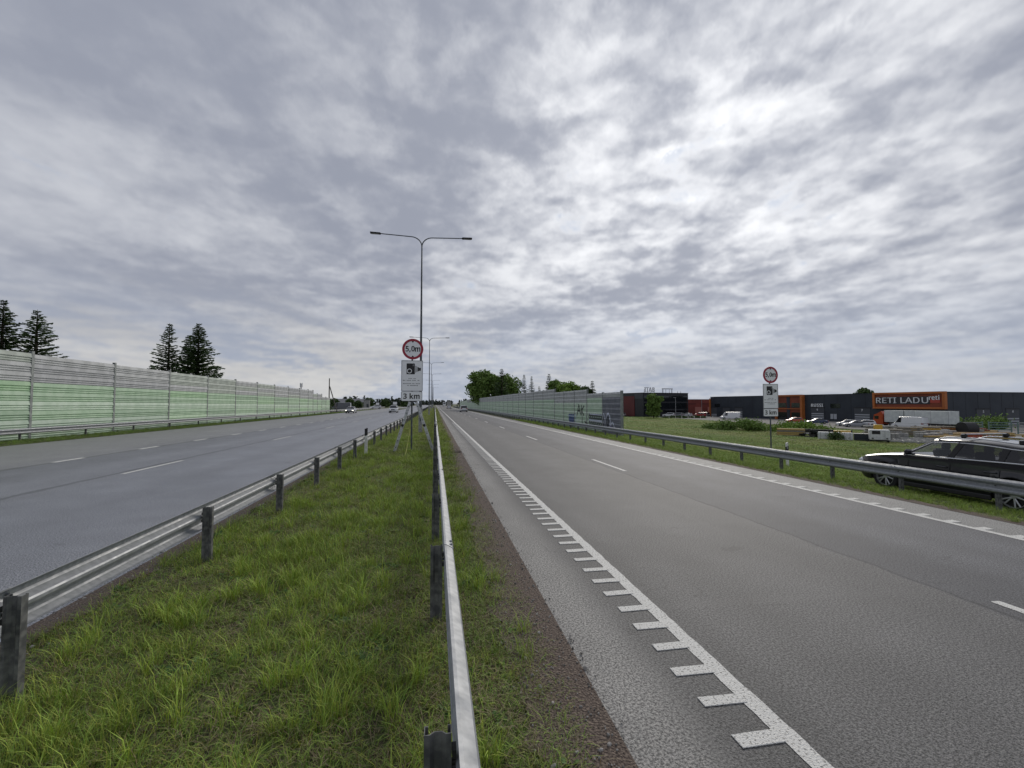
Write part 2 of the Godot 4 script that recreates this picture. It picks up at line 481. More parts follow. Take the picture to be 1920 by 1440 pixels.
func make_sky() -> PanoramaSkyMaterial:
	# one broken cloud sheet, laid out on a plane overhead and drawn out along the wind
	var W := 2048
	var Hh := 1024
	var im := Image.create_empty(W, Hh, false, Image.FORMAT_RGBF)
	im.fill(Color(0.16, 0.16, 0.16))
	var big := cloud_noise(23, 0.50, 5, 0.50, 0.9, 0.35)
	var cell := cloud_noise(77, 2.0, 5, 0.50, 0.30, 1.6)
	var wisp := cloud_noise(41, 5.5, 4, 0.55, 0.12, 3.0)
	var veil := cloud_noise(5, 0.20, 3, 0.5, 0.5, 0.2)
	var az0 := deg_to_rad(8.0)
	var sd := Vector3(sin(deg_to_rad(SUN_AZ)) * cos(deg_to_rad(SUN_EL)), sin(deg_to_rad(SUN_EL)), -cos(deg_to_rad(SUN_AZ)) * cos(deg_to_rad(SUN_EL)))
	for j in Hh / 2 + 4:
		var el := maxf((0.5 - (j + 0.5) / Hh) * PI, 0.001)
		var se := sin(el)
		var ce := cos(el)
		var k := 1.0 / (se + 0.075)
		var low := 1.0 - smoothstep(0.03, 0.26, se)
		for i in W:
			var az := wrapf((i + 0.5) / W * TAU, -PI, PI)
			var a := az - az0
			var px := ce * sin(a) * k
			var pz := ce * cos(a) * k
			var v1 := big.get_noise_2d(px * 1.0 + 46.3, pz * 0.66 + 1.0)
			var v2 := cell.get_noise_2d(px * 1.2, pz * 1.15)
			var v3 := wisp.get_noise_2d(px * 1.2, pz * 1.1)
			var v4 := veil.get_noise_2d(px, pz * 0.7)
			var cs := ce * cos(az) * -sd.z + ce * sin(az) * sd.x + se * sd.y
			var ang := acos(clampf(cs, -1.0, 1.0))
			var glow := exp(-pow(ang / 0.42, 2.0))
			var wide := exp(-pow(ang / 1.0, 2.0))
			# thinness of the sheet: 0 thick and grey, 1 thin and white
			var t := 0.36 + 0.50 * v1 + (0.15 + 0.25 * wide) * v2 + (0.07 + 0.15 * wide) * v3 + 0.30 * v4 + 0.14 * wide
			t = smoothstep(0.08, 0.92, t)
			var grey := Vector3(0.312, 0.336, 0.408) + Vector3(0.10, 0.10, 0.10) * glow
			var white := Vector3(0.53, 0.55, 0.605) + Vector3(0.17, 0.165, 0.15) * wide + Vector3(0.46, 0.455, 0.44) * glow
			var c := grey.lerp(white, t)
			# gaps of blue where the sheet is thinnest
			var gap := smoothstep(0.28, 0.5, cell.get_noise_2d(px * 0.9 + 9.0, pz * 0.5)) * smoothstep(0.6, 0.9, t) * 0.5
			c = c.lerp(Vector3(0.34, 0.43, 0.60), gap)
			# cloud seen edge-on low down: long flat bands, some cream, some slate
			var band := smoothstep(-0.25, 0.35, big.get_noise_2d(px * 0.45 + 40.0, pz * 0.16 + 7.0) + 0.35 * v2)
			var slate := Vector3(0.40, 0.45, 0.55)
			var cream := Vector3(0.66, 0.65, 0.625)
			c = c.lerp(slate.lerp(cream, band * (0.35 + 0.65 * smoothstep(0.75, -0.3, az))), low * 0.72)
			im.set_pixel(i, j, Color(c.x, c.y, c.z))
	var sm := PanoramaSkyMaterial.new()
	sm.panorama = ImageTexture.create_from_image(im)
	return sm

func cloud_noise(sd: int, freq: float, oct: int, gain: float, warp: float, warp_freq: float) -> FastNoiseLite:
	var n := FastNoiseLite.new()
	n.seed = sd
	n.frequency = freq
	n.fractal_octaves = oct
	n.fractal_gain = gain
	n.domain_warp_enabled = true
	n.domain_warp_amplitude = warp
	n.domain_warp_frequency = warp_freq
	return n

# ------------------------------------------------------------------ terrain profile across the road
const PX := [-600.0, -80.0, -40.0, -25.0, -23.0, -20.3, 0.0, 2.16, 10.5, 12.2, 13.0, 15.0, 18.0, 25.0, 40.0, 60.0, 80.0, 600.0]
const PY := [-2.5, -1.2, -0.5, -0.02, -0.03, 0.0, 0.0, 0.0, -0.15, -0.30, -0.42, -0.6, -0.85, -1.4, -2.3, -3.0, -3.2, -3.2]

func gy(x: float) -> float:
	for i in PX.size() - 1:
		if x <= PX[i + 1]: return lerpf(PY[i], PY[i + 1], clampf((x - PX[i]) / (PX[i + 1] - PX[i]), 0, 1))
	return PY[-1]

func _ready() -> void:
	rng.seed = 4242
	# ---- camera
	var cam := Camera3D.new()
	cam.name = "camera"
	cam.fov = 80.53
	cam.near = 0.05
	cam.far = 6000.0
	cam.position = Vector3(0, 2.05, 0)
	cam.rotation_degrees = Vector3(2.49, -9.68, 0)
	add_child(cam)
	cam.current = true
	# ---- sky and air
	var env := Environment.new()
	env.background_mode = Environment.BG_SKY
	env.sky = Sky.new()
	env.sky.sky_material = make_sky()
	env.ambient_light_source = Environment.AMBIENT_SOURCE_SKY
	env.tonemap_mode = Environment.TONE_MAPPER_LINEAR
	env.tonemap_exposure = 1.0
	env.sdfgi_enabled = true
	env.ssao_enabled = true
	env.ssil_enabled = true
	var we := WorldEnvironment.new()
	we.name = "world_environment"
	we.environment = env
	add_child(we)
	# ---- the sun behind the cloud
	var sun := DirectionalLight3D.new()
	sun.name = "sun"
	sun.light_energy = 0.5
	sun.light_angular_distance = 24.0
	sun.light_color = Color(1.0, 0.97, 0.92)
	sun.shadow_enabled = true
	sun.rotation_degrees = Vector3(-SUN_EL, 180.0 - SUN_AZ, 0)
	add_child(sun)
	make_materials()
	# ---- setting
	build_ground()
	build_roads()
	build_far_forest()
	# ---- things
	build_guardrails()
	build_barriers()
	build_lamps()
	build_signs()
	build_posts()
	build_ladder()
	build_buildings()
	build_trees()
	build_vehicles()
	build_yard()
	build_left_distance()
	build_grass()

# ------------------------------------------------------------------ setting
func build_ground() -> void:
	var xs := [-1800.0, -600.0, -200.0, -120.0, -80.0, -60.0, -40.0, -32.0, -28.0, -25.0, -23.0, -21.5, -20.35, -20.2, -12.0, -3.62, -3.48, -3.2, -2.5, -1.7, -0.9, 0.0, 0.5, 1.06, 1.18, 2.16, 6.0, 10.40, 10.56, 11.3, 12.2, 13.0, 14.0, 15.0, 16.5, 18.0, 20.0, 22.5, 25.0, 30.0, 35.0, 40.0, 50.0, 60.0, 70.0, 80.0, 100.0, 150.0, 250.0, 600.0, 1800.0]
	var zs := []
	var z := 25.0
	var st := 1.5
	while z > -3500.0:
		zs.append(z)
		if z < -60.0: st *= 1.1
		z -= st
	var nz := FastNoiseLite.new()
	nz.frequency = 0.12
	nz.seed = 3
	var grid := []
	for zz in zs:
		var row := PackedVector3Array()
		for x in xs:
			var y := gy(x)
			if (x > -20.3 and x < -3.6) or (x > 1.1 and x < 10.5): y -= 0.07
			elif x > 12.5 or x < -24.0: y += nz.get_noise_2d(x, zz) * 0.10
			elif x > -3.4 and x < 0.4: y += nz.get_noise_2d(x * 4.0, zz * 3.0) * 0.035
			row.append(Vector3(x, y, zz))
		grid.append(row)
	var m := MB.new()
	for j in zs.size() - 1:
		for i in xs.size() - 1:
			m.quad(grid[j][i], grid[j][i + 1], grid[j + 1][i + 1], grid[j + 1][i])
	for k in range(0, m.v.size()):   # smooth over the folds of the terrain
		m.n[k] = (m.n[k] + Vector3.UP * 0.5).normalized()
	struct(m, "ground", M.ground, "grassy verge, median and field beside the carriageways")
	# gravel shoulders along the pavement edges, ragged towards the grass
	var sp := [[0.62, 1.14, 0.004, "soil_strip"], [-3.64, -3.36, 0.006, "soil_strip"], [10.44, 10.95, 0.004, "soil_strip"]]
	for s in sp:
		var g := MB.new()
		var zz := 12.0
		var pa := 0.0
		var pb := 0.0
		var first := true
		while zz > -160.0:
			var step := 0.22 if zz > -20.0 else 1.2
			var lo: float = s[0]
			var hi: float = s[1]
			var w := nz.get_noise_2d(zz * 9.0, lo * 50.0) * 0.16 + nz.get_noise_2d(zz * 40.0, lo * 9.0) * 0.07
			var a := lo + (w if lo > 0 and lo < 5 else 0.0)
			var b := hi + (w if not (lo > 0 and lo < 5) else 0.0)
			if not first:
				g.quad(Vector3(pa, gy(pa) + s[2] + 0.01, zz + step), Vector3(pb, gy(pb) + s[2] + 0.01, zz + step), Vector3(b, gy(b) + s[2] + 0.01, zz), Vector3(a, gy(a) + s[2] + 0.01, zz))
			first = false
			pa = a
			pb = b
			zz -= step
		struct(g, s[3], M.soil)
	# yard of the halls
	var yd := MB.new()
	yd.quad(Vector3(84, -3.10, -30), Vector3(320, -3.10, -30), Vector3(320, -3.10, -260), Vector3(84, -3.10, -260))
	struct(yd, "yard_pavement", M.yard)
	# side road leaving the left carriageway far ahead
	var sr := MB.new()
	for k in 8:
		var x0 := -20.25 - k * 5.0
		var x1 := x0 - 5.0
		sr.quad(Vector3(x1, gy(x1) + 0.12, -125 - k * 3), Vector3(x0, gy(x0) + (0.005 if k == 0 else 0.12), -118 - k * 3), Vector3(x0, gy(x0) + (0.005 if k == 0 else 0.12), -205), Vector3(x1, gy(x1) + 0.12, -205))
	struct(sr, "side_road", M.yard)

func pavement(x0: float, x1: float, breaks: Array, y_of: Callable, mtl: Material, called: String) -> Node3D:
	var m := MB.new()
	m.use_uv = true
	m.use_uv2 = true
	var z := 30.0
	var L := 30.0
	while z > -1500.0:
		for i in breaks.size() - 1:
			var a: float = breaks[i]
			var b: float = breaks[i + 1]
			var z1 := z - L
			var P := [Vector3(a, y_of.call(a), z), Vector3(b, y_of.call(b), z), Vector3(b, y_of.call(b), z1), Vector3(a, y_of.call(a), z1)]
			var u := []
			var u2 := []
			for p in P:
				u.append(Vector2(p.x, p.z) / 3.0)
				u2.append(Vector2((p.x - x0) / (x1 - x0), -p.z / 30.0))
			m.uquad(P[0], P[1], P[2], P[3], u[0], u[1], u[2], u[3], u2)
		z -= L
	for e in 2:   # the edges of the asphalt layer
		var x := x0 if e == 0 else x1
		var y: float = y_of.call(x)
		var P := [Vector3(x, y, -1470), Vector3(x, y, 30), Vector3(x, y - 0.08, 30), Vector3(x, y - 0.08, -1470)]
		if e == 1: P.reverse()
		m.uquad(P[0], P[1], P[2], P[3], Vector2.ZERO, Vector2(0, 500), Vector2(0.03, 500), Vector2(0.03, 0), [Vector2.ONE * 0.5, Vector2(0.5, 50), Vector2(0.5, 50), Vector2.ONE * 0.5])
	return struct(m, called, mtl)

func stripe(x: float, w: float, z0: float, z1: float, y_of: Callable, step := 1000.0, wob := 0.0) -> MB:
	var m := MB.new()
	var z := z0
	var a0 := 0.0
	var b0 := 0.0
	var a1 := 0.0
	var b1 := 0.0
	while z > z1 + 0.01:
		var zn := maxf(z - (step if wob == 0.0 or z <= -25.0 else 0.09), z1)
		var a := x - w / 2
		var b := x + w / 2
		var h := 0.004
		if wob > 0.0 and z > -25.0:
			a0 = a1
			b0 = b1
			a1 = rng.randf_range(-wob, wob)
			b1 = rng.randf_range(-wob, wob)
			m.quad(Vector3(a + a0, y_of.call(a) + h, z), Vector3(b + b0, y_of.call(b) + h, z), Vector3(b + b1, y_of.call(b) + h, zn), Vector3(a + a1, y_of.call(a) + h, zn))
			z = zn
			continue
		m.quad(Vector3(a, y_of.call(a) + h, z), Vector3(b, y_of.call(b) + h, z), Vector3(b, y_of.call(b) + h, zn), Vector3(a, y_of.call(a) + h, zn))
		z = zn
	return m

func build_roads() -> void:
	var flat := func(_x: float) -> float: return 0.008
	var fall := func(x: float) -> float: return 0.008 - 0.018 * maxf(x - 2.16, 0.0)
	# right carriageway
	var zones := [[1.0, 0, Vector3(0.43, 0.42, 0.395), 0.01], [1.62, 0, Vector3(0.190, 0.188, 0.184), 0.22], [2.5, 0, Vector3(0.232, 0.229, 0.224), 0.2], [5.62, 0, Vector3(0.158, 0.161, 0.173), 0.03], [6.9, 0, Vector3(0.218, 0.222, 0.236), 0.5], [9.30, 0, Vector3(0.50, 0.495, 0.47), 0.08]]
	var tracks := [[3.15, 0.42, -0.13], [4.95, 0.45, -0.11], [4.05, 0.35, 0.10], [7.0, 0.38, 0.10], [8.5, 0.35, 0.10], [7.75, 0.25, -0.08]]
	var road := pavement(1.12, 10.5, [1.12, 2.16, 4.0, 6.0, 8.0, 10.5], fall, asphalt(lane_map(1.12, 10.5, zones, [[5.66, 0.035, 0.55]], tracks, 51), 0.72), "road_right")
	road.set_meta("label", "dark asphalt carriageway with rumble-striped edge line beside the median")
	put(stripe(2.16, 0.13, 3, -900, fall, 30, 0.006).mesh(), "edge_line", M.road_paint, road)
	put(stripe(9.28, 0.14, 3, -900, fall, 30, 0.006).mesh(), "edge_line", M.road_paint, road)
	var tick := MB.new()
	box(tick, Vector3.ZERO, Vector3(0.30, 0.007, 0.105), Basis.IDENTITY, 0.002)
	var tm := tick.mesh()
	for k in 140:
		var z := 0.3 - k * 0.358
		var o := put(tm, "rumble_bar", M.road_paint, road, Vector3(1.965 + rng.randf_range(-0.008, 0.008), 0.0125, z + rng.randf_range(-0.01, 0.01)), rng.randf_range(-0.03, 0.03))
		o.scale = Vector3(rng.randf_range(0.97, 1.05), 1, rng.randf_range(0.9, 1.1))
	var tick2 := MB.new()
	box(tick2, Vector3.ZERO, Vector3(0.22, 0.007, 0.15), Basis.IDENTITY, 0.002)
	var tm2 := tick2.mesh()
	for k in 70:
		var z := -1.0 - k * 0.50
		put(tm2, "rumble_bar", M.road_paint, road, Vector3(9.45, fall.call(9.45) + 0.0035, z), 0.0)
	for k in 40:
		var zf := -4.0 - k * 12.5
		put(stripe(5.91, 0.12, zf + 3.0, zf, fall, 1000.0, 0.005).mesh(), "lane_dash", M.road_paint, road)
	# left carriageway
	var zl := [[-20.4, 0, Vector3(0.40, 0.40, 0.39), 0.05], [-14.0, 0, Vector3(0.37, 0.372, 0.37), 0.4], [-12.95, 0, Vector3(0.28, 0.29, 0.312), 0.08], [-11.2, 0, Vector3(0.345, 0.357, 0.388), 0.5], [-8.7, 0, Vector3(0.37, 0.385, 0.425), 0.2], [-5.2, 0, Vector3(0.42, 0.435, 0.475), 0.6]]
	var left := pavement(-20.3, -3.55, [-20.3, -12.0, -3.55], flat, asphalt(lane_map(-20.3, -3.55, zl, [[-13.03, 0.16, 0.52], [-9.15, 0.12, 0.55]], [[-7.6, 0.35, 0.12], [-5.6, 0.4, 0.12], [-6.6, 0.3, -0.1], [-10.4, 0.35, 0.12], [-12.0, 0.3, 0.10], [-16.5, 0.5, 0.07]], 52), 0.44), "road_left")
	left.set_meta("label", "pale asphalt carriageway with slip lane beyond the left crash barrier")
	for k in 30:
		var zf := -18.2 - (k - 1) * 12.5
		put(stripe(-8.93, 0.13, zf + 3.2, zf, flat).mesh(), "lane_dash", M.road_paint, left)
	for k in 26:
		var zf := -19.7 - (k - 2) * 4.7
		put(stripe(-13.05, 0.20, zf + 1.4, zf, flat).mesh(), "lane_dash", M.road_paint, left)
	put(stripe(-4.35, 0.14, 20, -900, flat, 30).mesh(), "edge_line", M.road_paint, left)

func leaf_quad(m: MB, p: Vector3, s: float, up := 0.3) -> void:
	var a := Vector3(rng.randf_range(-1, 1), rng.randf_range(-1, 1), rng.randf_range(-1, 1)).normalized()
	var b := a.cross(Vector3(rng.randf_range(-1, 1), rng.randf_range(-1, 1) + up, rng.randf_range(-1, 1))).normalized()
	a *= s
	b *= s * 0.55
	var nn := a.cross(b).normalized()
	m.add(p - a, nn); m.add(p + b, nn); m.add(p - b, nn)
	m.add(p + a, nn); m.add(p - b, nn); m.add(p + b, nn)

func vary(m: MB, lo: float, hi: float) -> void:
	var g := rng.randf_range(lo, hi)
	m.col = Color(g * rng.randf_range(0.9, 1.15), g, g * rng.randf_range(0.8, 1.1))

func build_far_forest() -> void:
	# a wood along the horizon, too far to tell the trees apart
	var m := MB.new()
	m.use_c = true
	for k in 900:
		var x := rng.randf_range(-330.0, 150.0)
		var z := -460.0 - rng.randf_range(0.0, 120.0)
		if absf(x - 3.0) < 26.0: z -= 260.0
		if x < -60.0: z += rng.randf_range(0, 120.0)
		var h := rng.randf_range(4.5, 9.5) * (1.15 if rng.randf() < 0.2 else 1.0)
		var w := rng.randf_range(2.5, 5.0)
		var pointed := rng.randf() < 0.45
		vary(m, 0.6, 1.5)
		for i in 34:
			var t := rng.randf()
			var r := w * (1.0 - t if pointed else sqrt(maxf(0.0, 1.0 - pow(t * 1.7 - 0.75, 2.0)))) * sqrt(rng.randf())
			var an := rng.randf() * TAU
			leaf_quad(m, Vector3(x + cos(an) * r, -1.5 + h * t, z + sin(an) * r), rng.randf_range(0.9, 1.8))
	var o := part(m, "far_forest", M.far_leaf, self)
	tag(o, "dark wooded skyline where the highway meets the horizon", "forest", "", "stuff")

# ------------------------------------------------------------------ guardrails
const WPROF := [Vector2(0.004, 0.156), Vector2(0.022, 0.152), Vector2(0.074, 0.122), Vector2(0.083, 0.105), Vector2(0.083, 0.078), Vector2(0.070, 0.058), Vector2(0.012, 0.026), Vector2(0.002, 0.012), Vector2(0.002, -0.012), Vector2(0.012, -0.026), Vector2(0.070, -0.058), Vector2(0.083, -0.078), Vector2(0.083, -0.105), Vector2(0.074, -0.122), Vector2(0.022, -0.152), Vector2(0.004, -0.156)]

func xform(m: MB, t: Transform3D) -> MB:
	for i in m.v.size():
		m.v[i] = t * m.v[i]
		m.n[i] = (t.basis * m.n[i]).normalized()
	return m

func post_mesh(h: float) -> ArrayMesh:
	var m := MB.new()
	var pr := [Vector2(-0.040, 0.055), Vector2(-0.056, 0.055), Vector2(-0.056, 0.0), Vector2(-0.032, 0.0), Vector2(-0.014, 0.016), Vector2(0.014, 0.016), Vector2(0.032, 0.0), Vector2(0.056, 0.0), Vector2(0.056, 0.055), Vector2(0.040, 0.055)]
	bent_sheet(m, pr, 0.005, 0.0, h)
	return xform(m, Transform3D(Basis(Vector3(1, 0, 0), Vector3(0, 0, -1), Vector3(0, 1, 0)), Vector3.ZERO)).mesh()

func guardrail(label: String, x: float, face: float, base: float, top: float, z_post: float, gap: float, z_end: float, z_start: float, seg: float) -> void:
	# x is the middle of the posts, face the side the beam is on
	var o := thing("guardrail", label, "guardrail", Vector3(x, base, 0), 0.0, "crash barriers along the carriageways")
	var mid := top - 0.156 - base
	var bx := 0.066 * face
	var pm := post_mesh(mid + 0.13 + 0.6)
	var z := z_post
	while z < z_start: z += gap
	var br := MB.new()
	box(br, Vector3(0.062 * face, 0.045, -0.028), Vector3(0.018, 0.035, 0.05))
	box(br, Vector3(0.062 * face, -0.045, -0.028), Vector3(0.018, 0.035, 0.05))
	cyl(br, Vector3(0.05 * face, 0.0, -0.03), Vector3(0.083 * face, 0.0, -0.03), 0.014, 0.014, 6)
	var brm := br.mesh()
	while z > z_end:
		var p := put(pm, "post", M.post, o, Vector3(0, -0.6, z))
		p.rotation = Vector3(rng.randf_range(-0.006, 0.006), rng.randf_range(-0.03, 0.03), rng.randf_range(-0.005, 0.005))
		if z > -40.0: put(brm, "bracket", M.bolt, o, Vector3(0, mid, z))
		z -= gap
	var bm := MB.new()
	var wp := []
	for p in WPROF: wp.append(p)
	bent_sheet(bm, wp, 0.0035, 0.0, -seg - 0.10, face)
	# splice bolts at the end of the beam
	for by in [0.13, 0.09, -0.09, -0.13]:
		for bz in [-0.06, -0.16]:
			cyl(bm, Vector3(0.060 * face, by, bz), Vector3(0.094 * face if absf(by) < 0.1 else 0.078 * face, by + 0.01, bz), 0.013, 0.009, 6)
	var beam := bm.mesh()
	z = z_start
	var i := 0
	while z > z_end:
		var b := put(beam, "beam", M.galv, o, Vector3(bx + (0.0 if i % 2 == 0 else 0.004) * face, mid, z))
		b.rotation = Vector3(rng.randf_range(-0.0012, 0.0012), rng.randf_range(-0.0010, 0.0010), rng.randf_range(-0.02, 0.02))
		z -= seg
		i += 1

func build_guardrails() -> void:
	guardrail("galvanised crash barrier close beside the camera, along the right edge of the grass median", 0.028, 1.0, 0.0, 0.725, -1.93, 2.49, -330, 0.6, 4.98)
	guardrail("galvanised crash barrier seen from behind, along the left edge of the grass median", -2.88, -1.0, 0.0, 0.74, -3.74, 2.754, -330, 1.77, 5.508)
	guardrail("low crash barrier in front of the black parked car on the right verge", 12.28, -1.0, -0.30, 0.40, -8.12, 2.125, -300, 2.5, 4.25)
	guardrail("distant crash barrier in front of the tall striped noise wall", -23.0, 1.0, -0.03, 0.66, -54.38, 4.9, -215, -18.0, 4.9)

# ------------------------------------------------------------------ noise barriers
func panel_profile(h: float) -> Array:
	var out := []
	for p in [[0.03, 0.0], [0.075, 0.09], [0.075, 0.13], [0.035, 0.20], [0.035, 0.24], [0.075, 0.33], [0.075, 0.37], [0.035, 0.44], [0.035, 0.48], [0.085, 0.57], [0.085, 0.60], [0.06, 0.98], [0.03, 1.0]]:
		out.append(Vector2(p[0], p[1] * h))
	return out

func draw_stroke(im: Image, a: Vector2, b: Vector2, w: float, c: Color) -> void:
	var n := int(a.distance_to(b)) + 1
	for i in n + 1:
		var p := a.lerp(b, float(i) / n)
		var r := w * (0.85 + 0.3 * rng.randf())
		for y in range(int(p.y - r), int(p.y + r) + 1):
			for x in range(int(p.x - r), int(p.x + r) + 1):
				if x >= 0 and y >= 0 and x < im.get_width() and y < im.get_height() and Vector2(x, y).distance_to(p) <= r: im.set_pixel(x, y, c)

func draw_arc(im: Image, ce: Vector2, rx: float, ry: float, a0: float, a1: float, w: float, c: Color) -> void:
	var last := ce + Vector2(cos(a0) * rx, sin(a0) * ry)
	for i in 16:
		var a := lerpf(a0, a1, (i + 1) / 16.0)
		var p := ce + Vector2(cos(a) * rx, sin(a) * ry)
		draw_stroke(im, last, p, w, c)
		last = p

func graffiti() -> ImageTexture:
	# 16.2 m along the wall from its open end, 4.8 m high
	var im := Image.create_empty(972, 288, false, Image.FORMAT_RGBA8)
	im.fill(Color(0.4, 0.45, 0.4, 0.0))
	var S := 60.0
	var at := func(z: float, y: float) -> Vector2: return Vector2((-33.7 - z) * S, 288.0 - (y + 0.4) * S)
	var blue := Color(0.17, 0.27, 0.52, 0.9)
	for i in 60:
		var p: Vector2 = at.call(-46.6 + rng.randf_range(-0.8, 0.8), 0.35 + rng.randf_range(-0.55, 0.5))
		draw_stroke(im, p, p + Vector2(20, 3), 9, blue)
	draw_stroke(im, at.call(-48.2, 0.72), at.call(-45.2, 0.74), 3, Color(0.75, 0.8, 0.85, 0.85))
	draw_stroke(im, at.call(-45.4, 1.0), at.call(-45.4, -0.3), 4, Color(0.65, 0.72, 0.85, 0.8))
	var bk := Color(0.05, 0.08, 0.05, 0.95)
	# a tall dark tag: an arch with a dot, a stroke and a figure seven
	draw_stroke(im, at.call(-44.9, 0.9), at.call(-44.3, 1.95), 6, bk)
	draw_stroke(im, at.call(-44.3, 1.95), at.call(-43.7, 1.0), 6, bk)
	draw_stroke(im, at.call(-44.7, 1.35), at.call(-43.9, 1.35), 6, bk)
	draw_stroke(im, at.call(-43.5, 1.85), at.call(-43.4, 1.0), 6, bk)
	draw_stroke(im, at.call(-43.4, 1.4), at.call(-42.7, 1.8), 6, bk)
	draw_stroke(im, at.call(-43.4, 1.4), at.call(-42.8, 0.95), 6, bk)
	draw_stroke(im, at.call(-43.2, 0.8), at.call(-43.3, -0.3), 5, bk)
	draw_stroke(im, at.call(-41.9, 0.95), at.call(-41.9, -0.3), 5, bk)
	draw_stroke(im, at.call(-42.4, 0.3), at.call(-41.2, -0.1), 6, bk)
	# white and dark block letters
	var wh := Color(0.80, 0.82, 0.88, 0.95)
	var dk := Color(0.10, 0.13, 0.18, 0.9)
	for k in 7:
		var z := -41.0 + k * 0.55
		draw_arc(im, at.call(z, 0.85), 13, 11, 0, TAU, 7, dk)
		draw_arc(im, at.call(z, 0.22), 12, 10, 0, TAU, 6, dk)
	draw_stroke(im, at.call(-41.2, 0.55), at.call(-37.6, 0.5), 5, wh)
	draw_stroke(im, at.call(-41.0, 1.1), at.call(-37.9, 1.05), 3, wh)
	draw_stroke(im, at.call(-40.8, -0.1), at.call(-37.9, -0.12), 4, wh)
	draw_arc(im, at.call(-37.4, 0.5), 16, 40, PI, TAU, 4, wh)
	draw_stroke(im, at.call(-37.7, 0.5), at.call(-37.7, -0.2), 4, wh)
	draw_arc(im, at.call(-36.4, 0.5), 26, 44, PI, TAU, 5, wh)
	draw_arc(im, at.call(-36.5, 0.55), 14, 20, 0, TAU, 8, dk)
	draw_stroke(im, at.call(-36.0, 0.5), at.call(-36.0, -0.1), 5, wh)
	draw_arc(im, at.call(-35.5, 0.0), 22, 30, -PI, 0.3, 4, wh)
	draw_arc(im, at.call(-35.8, -0.1), 13, 16, 0, TAU, 5, Color(0.45, 0.42, 0.58, 0.9))
	for k in 8:
		draw_stroke(im, at.call(-35.0 + k * 0.12, 0.9 - k * 0.15), at.call(-34.4 + k * 0.05, 0.85 - k * 0.15), 2, Color(0.55, 0.57, 0.62, 0.6))
	return ImageTexture.create_from_image(im)

